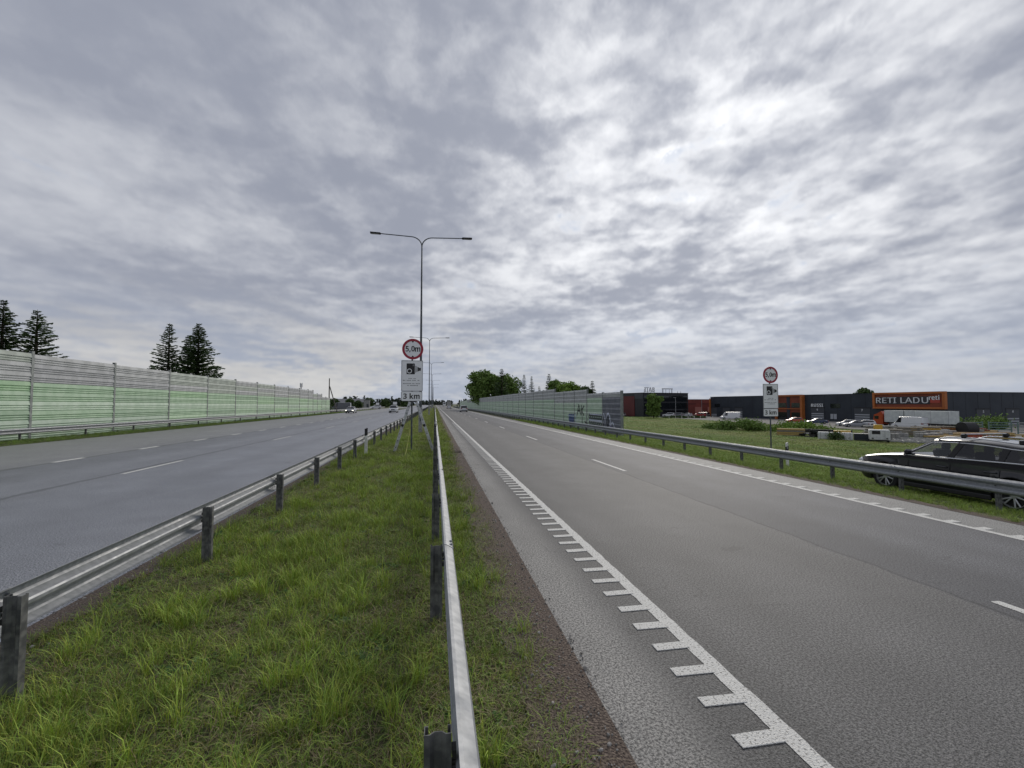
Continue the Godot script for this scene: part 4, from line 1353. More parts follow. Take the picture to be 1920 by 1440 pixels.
func bush(called: String, label: String, at: Vector3, s: Vector3, n: int, leaf: float, mtl: Material, group := "") -> Node3D:
	var o := thing(called, label, "bush", at, 0.0, group)
	var st := MB.new()
	for k in 7:
		var an := rng.randf() * TAU
		tube(st, [Vector3(0, -0.2, 0), Vector3(cos(an) * s.x * 0.3, s.y * 0.5, sin(an) * s.z * 0.3), Vector3(cos(an) * s.x * 0.7, s.y * 0.8, sin(an) * s.z * 0.7)], 0.035, 5, 0.01)
	part(st, "stem", M.bark, o)
	var m := MB.new()
	m.use_c = true
	var lobes := []
	for k in 12:
		var x := rng.randf_range(-0.85, 0.85)
		var z := rng.randf_range(-0.8, 0.8)
		lobes.append(Vector3(x * s.x, s.y * rng.randf_range(0.25, 0.85) * sqrt(maxf(0.1, 1 - x * x)), z * s.z))
	for k in n:
		if k % 16 == 0: vary(m, 0.55, 1.5)
		var lb: Vector3 = lobes[rng.randi() % lobes.size()]
		var d := Vector3(rng.randfn() * 0.24 * minf(s.x, 3.0), rng.randfn() * 0.17 * s.y, rng.randfn() * 0.24 * minf(s.z, 3.0))
		var p := lb + d
		p.y = maxf(p.y, 0.02)
		leaf_quad(m, p, leaf * rng.randf_range(0.6, 1.3))
	part(m, "foliage", mtl, o)
	return o

func build_trees() -> void:
	var g := "trees behind the left noise wall"
	spruce("dark spruce cut by the left picture edge, tallest behind the noise wall", Vector3(-54.9, -0.8, -68.2), 16.2, 5.2, g, 1.2)
	spruce("open layered spruce beside the tallest one at the left end of the noise wall", Vector3(-52.3, -0.8, -69.8), 15.4, 5.6, g, 0.85)
	spruce("slim sparse spruce standing left of the broad one behind the noise wall", Vector3(-38.4, -0.5, -73.6), 14.4, 3.9, g, 0.75)
	spruce("broad dense spruce in the middle above the striped noise wall", Vector3(-35.2, -0.5, -75.1), 14.7, 5.2, g, 1.35)
	spruce("small spruce leaning against the broad one behind the noise wall", Vector3(-37.0, -0.5, -76.0), 13.0, 3.0, g, 1.0)
	leafy("leafy_tree", "light green leafy tree low at the left picture edge", Vector3(-57.5, -0.8, -67.0), 9.6, 7.0, 4200, 0.22, M.leaf, g)
	var r := "trees behind the right noise wall"
	leafy("leafy_tree", "large round leafy tree at the far end of the stepped noise wall", Vector3(16.4, -0.9, -152.0), 14.2, 13.5, 8600, 0.42, M.leaf, r)
	leafy("leafy_tree", "large leafy tree right of the dark spruce behind the stepped wall", Vector3(23.6, -1.2, -150.0), 13.2, 12.5, 7600, 0.42, M.leaf, r)
	spruce("dark pointed spruce standing between the two large leafy trees", Vector3(20.6, -1.1, -139.5), 14.2, 4.6, r, 1.3, 0.05, 1.6)
	spruce("narrow spruce, left one of the slim pair behind the stepped wall", Vector3(29.2, -1.6, -147.3), 13.3, 2.3, r, 1.0, 0.05, 1.6)
	spruce("narrow spruce, right one of the slim pair behind the stepped wall", Vector3(33.6, -1.9, -156.0), 13.6, 2.2, r, 1.0, 0.05, 1.6)
	spruce("short narrow spruce right of the slim pair", Vector3(36.4, -2.0, -156.2), 10.3, 1.9, r, 1.0, 0.05, 1.6)
	spruce("tall dark spruce rising over the highest step of the noise wall", Vector3(33.6, -1.9, -131.3), 13.0, 3.2, r, 1.2, 0.05, 1.6)
	leafy("leafy_tree", "dark leafy tree under the tall spruce behind the stepped wall", Vector3(35.0, -2.0, -129.0), 11.6, 7.0, 4200, 0.36, M.leaf, r)
	leafy("leafy_tree", "bright green rounded tree behind the stepped wall", Vector3(36.2, -2.0, -118.0), 10.2, 8.6, 4200, 0.34, M.leaf_bright, r)
	leafy("leafy_tree", "dark green tree closest to the open end of the stepped wall", Vector3(39.0, -2.2, -113.4), 9.4, 4.6, 3000, 0.34, M.leaf_dark, r)
	spruce("small spruce top poking out of the dark green tree by the wall end", Vector3(40.2, -2.3, -112.0), 10.4, 2.2, r, 1.1, 0.05, 1.5)
	leafy("birch_tree", "slender light green tree in front of the black building", Vector3(74.9, -3.2, -147.0), 9.0, 6.6, 5200, 0.30, M.leaf, "", 0.1)
	# shrubs in the field and in front of the halls
	bush("bush", "wide mound of green shrubs in the field, in front of the dark hall", Vector3(53.6, -2.8, -73.0), Vector3(6.2, 2.1, 4.4), 9000, 0.17, M.leaf, "shrubs of the field")
	bush("bush", "yellowish shrubs at the lumber end of the wide green mound", Vector3(60.5, -3.0, -68.5), Vector3(3.8, 1.9, 3.4), 5200, 0.16, M.leaf_bright, "shrubs of the field")
	bush("bush", "round pale bush in front of the dark hall beside the semi-trailer", Vector3(111.0, -3.2, -75.5), Vector3(5.0, 3.2, 3.0), 4800, 0.26, M.leaf, "shrubs of the field")
	bush("bush", "small dark bush standing at the edge of the white wrapped pallets", Vector3(50.6, -2.7, -50.3), Vector3(0.9, 1.1, 0.7), 1200, 0.10, M.leaf_dark, "shrubs of the field")
	bush("bush", "low hedge in front of the cars beside the black building", Vector3(88.0, -3.2, -150.0), Vector3(9.0, 0.9, 1.2), 4200, 0.22, M.leaf_dark, "shrubs of the field")
	leafy("leafy_tree", "dark tree top showing over the roof left of the shop sign", Vector3(150.0, -3.2, -137.0), 11.2, 8.0, 2600, 0.5, M.leaf_dark, "")

# ------------------------------------------------------------------ vehicles (front towards -z)
func pl(pts: Array, z: float) -> float:
	for i in pts.size() - 1:
		if z <= pts[i + 1][0]:
			var f := clampf((z - pts[i][0]) / (pts[i + 1][0] - pts[i][0]), 0, 1)
			return lerpf(pts[i][1], pts[i + 1][1], f)
	return pts[-1][1]

func wheel(parent: Node3D, at: Vector3, r: float, w: float, s: float, fine: bool) -> void:
	var wn := Node3D.new()
	wn.name = "wheel"
	parent.add_child(wn, true)
	wn.position = at
	var t := MB.new()
	var prof := [[-w / 2, r * 0.72], [-w / 2, r * 0.93], [-w * 0.38, r], [w * 0.38, r], [w / 2, r * 0.93], [w / 2, r * 0.70]]
	var seg := 28 if fine else 14
	for i in seg:
		for k in prof.size() - 1:
			var a0 := TAU * i / seg
			var a1 := TAU * (i + 1) / seg
			var p := func(a: float, q: Array) -> Vector3: return Vector3(q[0] * s, cos(a) * q[1], sin(a) * q[1])
			if s > 0: t.quad(p.call(a0, prof[k]), p.call(a1, prof[k]), p.call(a1, prof[k + 1]), p.call(a0, prof[k + 1]))
			else: t.quad(p.call(a0, prof[k + 1]), p.call(a1, prof[k + 1]), p.call(a1, prof[k]), p.call(a0, prof[k]))
	part(t, "tyre", M.tyre, wn)
	var b := MB.new()
	cyl(b, Vector3(s * w * 0.18, 0, 0), Vector3(s * w * 0.24, 0, 0), r * 0.70, r * 0.70, seg)
	part(b, "brake_disc", M.black, wn)
	var m := MB.new()
	if fine:
		for i in 36:
			var a0 := TAU * i / 36
			var a1 := TAU * (i + 1) / 36
			for e in [[r * 0.66, r * 0.735, w * 0.46], ]:
				m.quad(Vector3(s * e[2], cos(a0) * e[0], sin(a0) * e[0]), Vector3(s * e[2], cos(a1) * e[0], sin(a1) * e[0]), Vector3(s * e[2], cos(a1) * e[1], sin(a1) * e[1]), Vector3(s * e[2], cos(a0) * e[1], sin(a0) * e[1]))
				m.quad(Vector3(s * w * 0.1, cos(a0) * e[0], sin(a0) * e[0]), Vector3(s * w * 0.1, cos(a1) * e[0], sin(a1) * e[0]), Vector3(s * e[2], cos(a1) * e[0], sin(a1) * e[0]), Vector3(s * e[2], cos(a0) * e[0], sin(a0) * e[0]))
		for i in 5:
			for d in [-0.14, 0.14]:
				var a: float = TAU * i / 5 + 0.3
				var p0 := Vector3(s * w * 0.36, cos(a + d * 0.6) * r * 0.12, sin(a + d * 0.6) * r * 0.12)
				var p1 := Vector3(s * w * 0.43, cos(a + d * 1.5) * r * 0.69, sin(a + d * 1.5) * r * 0.69)
				var dd := (p1 - p0).normalized()
				box(m, (p0 + p1) / 2, Vector3(0.03, p0.distance_to(p1), 0.034), Basis(Vector3(1, 0, 0) - dd * dd.x, dd, Vector3(1, 0, 0).cross(dd)).orthonormalized(), 0.008)
		cyl(m, Vector3(s * w * 0.28, 0, 0), Vector3(s * w * 0.42, 0, 0), r * 0.16, r * 0.13, 14)
	else:
		for i in 5:
			var a: float = TAU * i / 5
			box(m, Vector3(s * w * 0.40, cos(a) * r * 0.36, sin(a) * r * 0.36), Vector3(0.03, r * 0.66, r * 0.22), Basis(Vector3(1, 0, 0), a), 0.0)
	part(m, "rim", M.rim, wn)

func car(called: String, label: String, at: Vector3, turn: float, c: Dictionary, group := "") -> Node3D:
	var o := thing(called, label, c.get("category", "car"), at, turn, group)
	var L: float = c.L
	var W: float = c.W
	var fine: bool = c.get("fine", false)
	var wr: float = c.wr
	var zf: float = -L / 2 + c.fo
	var zb: float = zf + c.wb
	var sill: float = c.get("sill", 0.24)
	var deck: Array = c.deck
	var N := 72 if fine else 30
	var ra := wr * 1.14
	var zs := []
	for i in N + 1: zs.append(lerpf(-L / 2, L / 2, i / float(N)))
	for q in [zf - ra, zf + ra, zb - ra, zb + ra]:
		zs.append(q - 0.002)
		zs.append(q + 0.002)
	zs.sort()
	var ks := [0.0, 0.10, 0.28, 0.5, 0.72, 0.88, 0.96, 1.0]
	var m := MB.new()
	var prev := []
	for i in zs.size():
		var z: float = zs[i]
		var e := absf(z) / (L / 2)
		var plan := 1.0 - 0.20 * pow(maxf(0, (e - 0.78) / 0.22), 2.2)
		var hw := W / 2 * plan
		var yb := sill + 0.16 * pow(maxf(0, (e - 0.86) / 0.14), 1.5)
		for zc in [zf, zb]:
			if absf(z - zc) < ra: yb = maxf(yb, wr + sqrt(ra * ra - (z - zc) * (z - zc)))
		var ys := pl(deck, z / L + 0.5)
		yb = minf(yb, ys - 0.05)
		var row := []
		for k in ks:
			var y: float = lerpf(yb, ys - 0.035, k)
			var f := (y - sill) / (0.95 - sill)
			var x := hw - 0.05 * pow(clampf(1.0 - f * 2.2, 0, 1), 1.5) - 0.055 * pow(clampf(f * 1.35 - 0.35, 0, 1), 2.0)
			if fine: x -= 0.014 * exp(-pow((y - 0.62) / 0.05, 2.0))
			row.append(Vector3(x, y, z))
		row.append(Vector3(row[-1].x - 0.05, ys, z))
		row.append(Vector3(row[-1].x * 0.55, ys + 0.025, z))
		row.append(Vector3(0, ys + 0.035, z))
		if i > 0:
			for k in row.size() - 1:
				var a: Vector3 = prev[k]
				var b: Vector3 = prev[k + 1]
				var d: Vector3 = row[k + 1]
				var g: Vector3 = row[k]
				m.quad(a, b, d, g)
				var X := Vector3(-1, 1, 1)
				m.quad(g * X, d * X, b * X, a * X)
		if i == 0 or i == zs.size() - 1:
			for k in row.size() - 1:
				var a: Vector3 = row[k]
				var b: Vector3 = row[k + 1]
				var X := Vector3(-1, 1, 1)
				if i == 0: m.quad(a, a * X, b * X, b)
				else: m.quad(b, b * X, a * X, a)
		prev = row
	smooth(m, 0.80)
	part(m, "body", c.paint, o)
	var un := MB.new()   # underside and wheel housings
	box(un, Vector3(0, 0.36, 0), Vector3(W * 0.80, 0.26, L * 0.90))
	box(un, Vector3(0, 0.55, zf), Vector3(W * 0.62, 0.3, ra * 2))
	part(un, "underside", M.black, o)
	if fine:
		for zc in [zf, zb]:   # dark arch trims
			for sx in [-1.0, 1.0]:
				var ar := MB.new()
				var pts := []
				for k in 15:
					var a := PI * (k / 14.0)
					pts.append(Vector3(sx * (W / 2 - 0.035), wr + sin(a) * (ra + 0.008), zc - cos(a) * (ra + 0.008)))
				tube(ar, pts, 0.022, 6)
				part(ar, "wheel_arch", M.dark_plastic, o)
		var sk := MB.new()
		for sx in [-1.0, 1.0]: box(sk, Vector3(sx * (W / 2 - 0.05), sill + 0.02, (zf + zb) / 2), Vector3(0.07, 0.12, c.wb - 2 * ra), Basis.IDENTITY, 0.02)
		part(sk, "sill_trim", M.dark_plastic, o)
	for zc in [zf, zb]:
		for sx in [-1.0, 1.0]: wheel(o, Vector3(sx * (W / 2 - 0.13), wr, zc), wr, 0.24, sx, fine)
	# greenhouse
	var G: Dictionary = c.glass
	var wB := W / 2 - 0.085
	var wR: float = W / 2 - c.get("tumble", 0.26)
	var HH: float = c.H
	var za: float = (G.cowl - 0.5) * L
	var zt: float = (G.front - 0.5) * L
	var zc2: float = (G.back - 0.5) * L
	var zd: float = (G.tail - 0.5) * L
	var yA := pl(deck, G.cowl) + 0.0
	var yD := pl(deck, minf(G.tail, 0.985)) + 0.0
	var hb: float = HH - G.get("drop", 0.05)
	var rf := MB.new()
	var rows := []
	var K := 16 if fine else 8
	for i in K + 1:
		var t := i / float(K)
		var z := lerpf(zt, zc2, t)
		var yt := lerpf(HH - 0.05, hb, t) + 0.05 * sin(PI * minf(t * 1.3, 1.0))
		var ww := wR - 0.03 * pow(absf(t - 0.4) * 1.6, 2)
		rows.append([Vector3(ww + 0.03, yt - 0.085, z), Vector3(ww + 0.012, yt - 0.045, z), Vector3(ww - 0.05, yt - 0.012, z), Vector3(ww * 0.5, yt + 0.012, z), Vector3(0, yt + 0.018, z)])
	for i in K:
		for k in 4:
			var X := Vector3(-1, 1, 1)
			rf.quad(rows[i][k], rows[i][k + 1], rows[i + 1][k + 1], rows[i + 1][k])
			rf.quad(rows[i + 1][k] * X, rows[i + 1][k + 1] * X, rows[i][k + 1] * X, rows[i][k] * X)
	smooth(rf, 0.8)
	part(rf, "roof", c.paint, o)
	var edge := func(t: float) -> Vector3:
		var f := clampf(t, 0, 1) * K
		var i := mini(int(f), K - 1)
		return (rows[i][0] as Vector3).lerp(rows[i + 1][0], f - i)
	var gl: Material = c.get("pane", M.glass_dark)
	var gl2: Material = c.get("pane_rear", gl)
	# windscreen and rear window, slightly curved
	for e in 2:
		var w := MB.new()
		var top: Vector3 = edge.call(0.0) if e == 0 else edge.call(1.0)
		var y_low := yA if e == 0 else yD
		var z_low := za if e == 0 else zd
		var cv := (-0.10 if e == 0 else 0.06)
		var seg := 6
		for i in seg:
			var f0 := i / float(seg) * 2 - 1
			var f1 := (i + 1) / float(seg) * 2 - 1
			var b0 := Vector3(f0 * wB * 0.97, y_low, z_low + cv * (1 - f0 * f0))
			var b1 := Vector3(f1 * wB * 0.97, y_low, z_low + cv * (1 - f1 * f1))
			var t0 := Vector3(f0 * top.x, top.y + 0.06 * (1 - f0 * f0), top.z + cv * 0.4 * (1 - f0 * f0))
			var t1 := Vector3(f1 * top.x, top.y + 0.06 * (1 - f1 * f1), top.z + cv * 0.4 * (1 - f1 * f1))
			if e == 0: w.quad(b1, b0, t0, t1)
			else: w.quad(b0, b1, t1, t0)
		part(w, "windscreen" if e == 0 else "rear_window", gl if e == 0 else gl2, o)
	# pillars and side panes: [belt position, roof position 0..1, width]
	var pil: Array = c.pillars
	for sx in [-1.0, 1.0]:
		var X := Vector3(sx, 1, 1)
		for i in pil.size():
			var zb0: float = (pil[i][0] - 0.5) * L
			var yb0 := pl(deck, pil[i][0]) - 0.01
			var tp: Vector3 = edge.call(pil[i][1])
			var hwid: float = pil[i][2] / 2
			var pm := MB.new()
			var bl := Vector3(wB, yb0, zb0)
			var d := (tp - bl).normalized()
			box(pm, (bl + tp) / 2 * X, Vector3(0.035, bl.distance_to(tp) + 0.03, hwid * 2), Basis(Vector3(1, 0, 0) - d * d.x, d, Vector3(1, 0, 0).cross(d)).orthonormalized() if sx > 0 else Basis(Vector3(1, 0, 0) + Vector3(-d.x, d.y, d.z) * d.x, Vector3(-d.x, d.y, d.z), Vector3(1, 0, 0).cross(Vector3(-d.x, d.y, d.z))).orthonormalized(), 0.008)
			part(pm, "pillar", c.paint if (i == 0 or i == pil.size() - 1) else M.black, o)
			if i < pil.size() - 1:
				var zb1: float = (pil[i + 1][0] - 0.5) * L
				var yb1 := pl(deck, pil[i + 1][0]) - 0.01
				var tp1: Vector3 = edge.call(pil[i + 1][1])
				var pn := MB.new()
				var q := [Vector3(wB, yb0, zb0), Vector3(wB, yb1, zb1), tp1, tp]
				if sx > 0: pn.quad(q[3], q[2], q[1], q[0])
				else: pn.quad(q[0] * X, q[1] * X, q[2] * X, q[3] * X)
				part(pn, "side_window", gl if i == 0 else gl2, o)
		if fine:   # bright trim round the side windows
			var tr := MB.new()
			var low := []
			for k in 13:
				var f := lerpf(pil[0][0] + 0.01, pil[-1][0], k / 12.0)
				low.append(Vector3(sx * (wB + 0.028), pl(deck, f) - 0.005, (f - 0.5) * L))
			tube(tr, low, 0.016, 6)
			var high := [Vector3(sx * (wB + 0.02), pl(deck, pil[0][0]) + 0.01, (pil[0][0] + 0.004 - 0.5) * L)]
			for k in 13:
				var tp: Vector3 = edge.call(k / 12.0 * pil[-1][1])
				high.append(Vector3(sx * (tp.x + 0.016), tp.y - 0.012, tp.z))
			tube(tr, high, 0.014, 6)
			part(tr, "chrome_trim", M.chrome, o)
			# mirror, door handles and seams
			var mi := MB.new()
			var mz: float = (pil[0][0] + 0.05 - 0.5) * L
			box(mi, Vector3(sx * (W / 2 + 0.10), pl(deck, pil[0][0]) + 0.09, mz), Vector3(0.20, 0.15, 0.11), Basis(Vector3(0, 1, 0), sx * 0.2), 0.045)
			box(mi, Vector3(sx * (W / 2 - 0.03), pl(deck, pil[0][0]) + 0.03, mz), Vector3(0.16, 0.04, 0.07), Basis.IDENTITY, 0.01)
			part(mi, "mirror", c.paint, o)
			for hz in c.handles:
				var hd := MB.new()
				box(hd, Vector3(sx * (W / 2 - 0.008), 0.86, (hz - 0.5) * L), Vector3(0.035, 0.032, 0.24), Basis.IDENTITY, 0.012)
				part(hd, "door_handle", c.paint, o)
			for hz in c.seams:
				var sm := MB.new()
				tube(sm, [Vector3(sx * (W / 2 - 0.030), 0.36, (hz - 0.5) * L), Vector3(sx * (W / 2 + 0.001), 0.62, (hz - 0.5) * L), Vector3(sx * (W / 2 - 0.034), 0.93, (hz - 0.5) * L)], 0.006, 5)
				part(sm, "door_seam", M.black, o)
			var rr := MB.new()
			var rp := []
			for k in 11:
				var tp: Vector3 = edge.call(0.04 + 0.92 * k / 10.0)
				rp.append(Vector3(sx * (tp.x - 0.055), tp.y + 0.125 - (0.05 if k in [0, 10] else 0.0), tp.z))
			tube(rr, rp, 0.018, 8)
			part(rr, "roof_rail", M.chrome, o)
			for k in [0.30, 0.80]:
				var tp: Vector3 = edge.call(k)
				var ft := MB.new()
				box(ft, Vector3(sx * (tp.x - 0.055), tp.y + 0.17, tp.z), Vector3(0.10, 0.12, 0.13), Basis.IDENTITY, 0.03)
				part(ft, "rack_foot", M.black, o)
	if fine:
		for k in [0.30, 0.80]:
			var tp: Vector3 = edge.call(k)
			var cb := MB.new()
			box(cb, Vector3(0, tp.y + 0.215, tp.z), Vector3(tp.x * 2 - 0.02, 0.03, 0.075), Basis.IDENTITY, 0.012)
			part(cb, "roof_bar", M.alu, o)
		var it := MB.new()
		for zz in [-0.35, 0.62]:
			for sx in [-0.38, 0.38]:
				box(it, Vector3(sx, 0.92, zz), Vector3(0.5, 0.75, 0.16), Basis(Vector3(1, 0, 0), -0.15), 0.05)
				box(it, Vector3(sx, 1.36, zz + 0.06), Vector3(0.26, 0.18, 0.10), Basis.IDENTITY, 0.04)
		box(it, Vector3(0, 0.9, za + 0.35), Vector3(W * 0.8, 0.2, 0.5), Basis.IDENTITY, 0.06)
		box(it, Vector3(0, 0.72, 0.2), Vector3(W * 0.84, 0.08, L * 0.62))
		part(it, "seats", M.black, o)
	# lamps, grille and plate
	for sx in [-1.0, 1.0]:
		var hl := MB.new()
		var yl: float = pl(deck, 0.03) - 0.10
		box(hl, Vector3(sx * W * 0.365, yl, -L / 2 + 0.14), Vector3(W * 0.19, 0.13, 0.30), Basis(Vector3(0, 1, 0), sx * -0.62), 0.04)
		part(hl, "headlight", c.get("lamp", M.lamp_glass), o)
		var tl := MB.new()
		var yt2: float = pl(deck, 0.985) - 0.14
		box(tl, Vector3(sx * W * 0.38, yt2, L / 2 - 0.09), Vector3(W * 0.18, 0.18, 0.26), Basis(Vector3(0, 1, 0), sx * 0.4), 0.04)
		part(tl, "tail_light", M.tail_red, o)
	var gm := MB.new()
	box(gm, Vector3(0, pl(deck, 0.03) - 0.17, -L / 2 - 0.005), Vector3(W * 0.44, 0.20, 0.06), Basis.IDENTITY, 0.02)
	box(gm, Vector3(0, 0.36, -L / 2 + 0.01), Vector3(W * 0.62, 0.13, 0.06), Basis.IDENTITY, 0.02)
	part(gm, "grille", M.black, o)
	var np := MB.new()
	box(np, Vector3(0, pl(deck, 0.985) - 0.22, L / 2 + 0.012), Vector3(0.52, 0.11, 0.02))
	box(np, Vector3(0, 0.52, -L / 2 - 0.03), Vector3(0.52, 0.11, 0.02))
	part(np, "number_plate", M.sign_white, o)
	var bp := MB.new()
	box(bp, Vector3(0, 0.36, L / 2 - 0.02), Vector3(W * 0.72, 0.16, 0.10), Basis.IDENTITY, 0.03)
	part(bp, "bumper", M.dark_plastic, o)
	return o

# average the normals of points that coincide, where the faces are not too sharply bent
func smooth(m: MB, lim: float) -> void:
	var at := {}
	for i in m.v.size():
		var k := (m.v[i] * 2000.0).round()
		if not at.has(k): at[k] = []
		at[k].append(i)
	var out := m.n.duplicate()
	for k in at:
		for i in at[k]:
			var s := Vector3.ZERO
			for j in at[k]:
				if m.n[i].dot(m.n[j]) > lim: s += m.n[j]
			out[i] = s.normalized()
	m.n = out

func spec(kind: String, paint: Material) -> Dictionary:
	match kind:
		"wagon":
			return {"L": 4.96, "W": 1.90, "H": 1.61, "wr": 0.375, "wb": 3.0, "fo": 0.94, "paint": paint, "deck": [[0.0, 0.66], [0.012, 0.80], [0.05, 0.92], [0.16, 1.02], [0.285, 1.08], [0.34, 1.08], [0.75, 1.125], [0.95, 1.14], [0.985, 1.06], [1.0, 0.86]],
				"glass": {"cowl": 0.265, "front": 0.43, "back": 0.90, "tail": 0.975, "drop": 0.10}, "pillars": [[0.30, 0.0, 0.07], [0.53, 0.30, 0.13], [0.745, 0.70, 0.12], [0.94, 0.98, 0.16]], "handles": [0.50, 0.71], "seams": [0.325, 0.535, 0.745]}
		"suv":
			return {"L": 4.6, "W": 1.88, "H": 1.70, "wr": 0.36, "wb": 2.70, "fo": 0.92, "paint": paint, "deck": [[0.0, 0.68], [0.015, 0.82], [0.06, 0.96], [0.27, 1.06], [0.9, 1.10], [0.985, 1.02], [1.0, 0.84]],
				"glass": {"cowl": 0.25, "front": 0.40, "back": 0.92, "tail": 0.985}, "pillars": [[0.28, 0.0, 0.09], [0.52, 0.28, 0.1], [0.74, 0.68, 0.1], [0.95, 0.98, 0.22]]}
		"hatch":
			return {"L": 4.25, "W": 1.80, "H": 1.47, "wr": 0.32, "wb": 2.62, "fo": 0.86, "paint": paint, "deck": [[0.0, 0.58], [0.015, 0.70], [0.06, 0.80], [0.27, 0.95], [0.9, 1.0], [0.985, 0.92], [1.0, 0.75]],
				"glass": {"cowl": 0.25, "front": 0.42, "back": 0.87, "tail": 0.98}, "pillars": [[0.28, 0.0, 0.09], [0.53, 0.30, 0.1], [0.76, 0.72, 0.1], [0.93, 0.98, 0.24]]}
		"sedan":
			return {"L": 4.65, "W": 1.80, "H": 1.44, "wr": 0.32, "wb": 2.75, "fo": 0.90, "paint": paint, "deck": [[0.0, 0.56], [0.015, 0.68], [0.06, 0.78], [0.27, 0.93], [0.8, 0.97], [0.97, 0.95], [0.99, 0.9], [1.0, 0.75]],
				"glass": {"cowl": 0.25, "front": 0.42, "back": 0.70, "tail": 0.84}, "pillars": [[0.28, 0.0, 0.09], [0.52, 0.42, 0.1], [0.72, 0.90, 0.1], [0.80, 0.99, 0.16]]}
	return {"L": 5.9, "W": 2.0, "H": 2.45, "wr": 0.35, "wb": 3.7, "fo": 1.0, "sill": 0.30, "category": "van", "tumble": 0.17, "paint": paint, "deck": [[0.0, 0.72], [0.012, 0.86], [0.05, 0.98], [0.13, 1.18], [0.2, 1.26], [0.97, 1.26], [0.99, 1.2], [1.0, 1.1]],
		"glass": {"cowl": 0.13, "front": 0.26, "back": 0.985, "tail": 0.995, "drop": 0.02}, "pillars": [[0.15, 0.0, 0.10], [0.325, 0.12, 0.12], [0.985, 0.99, 0.12]], "pane_rear": paint}

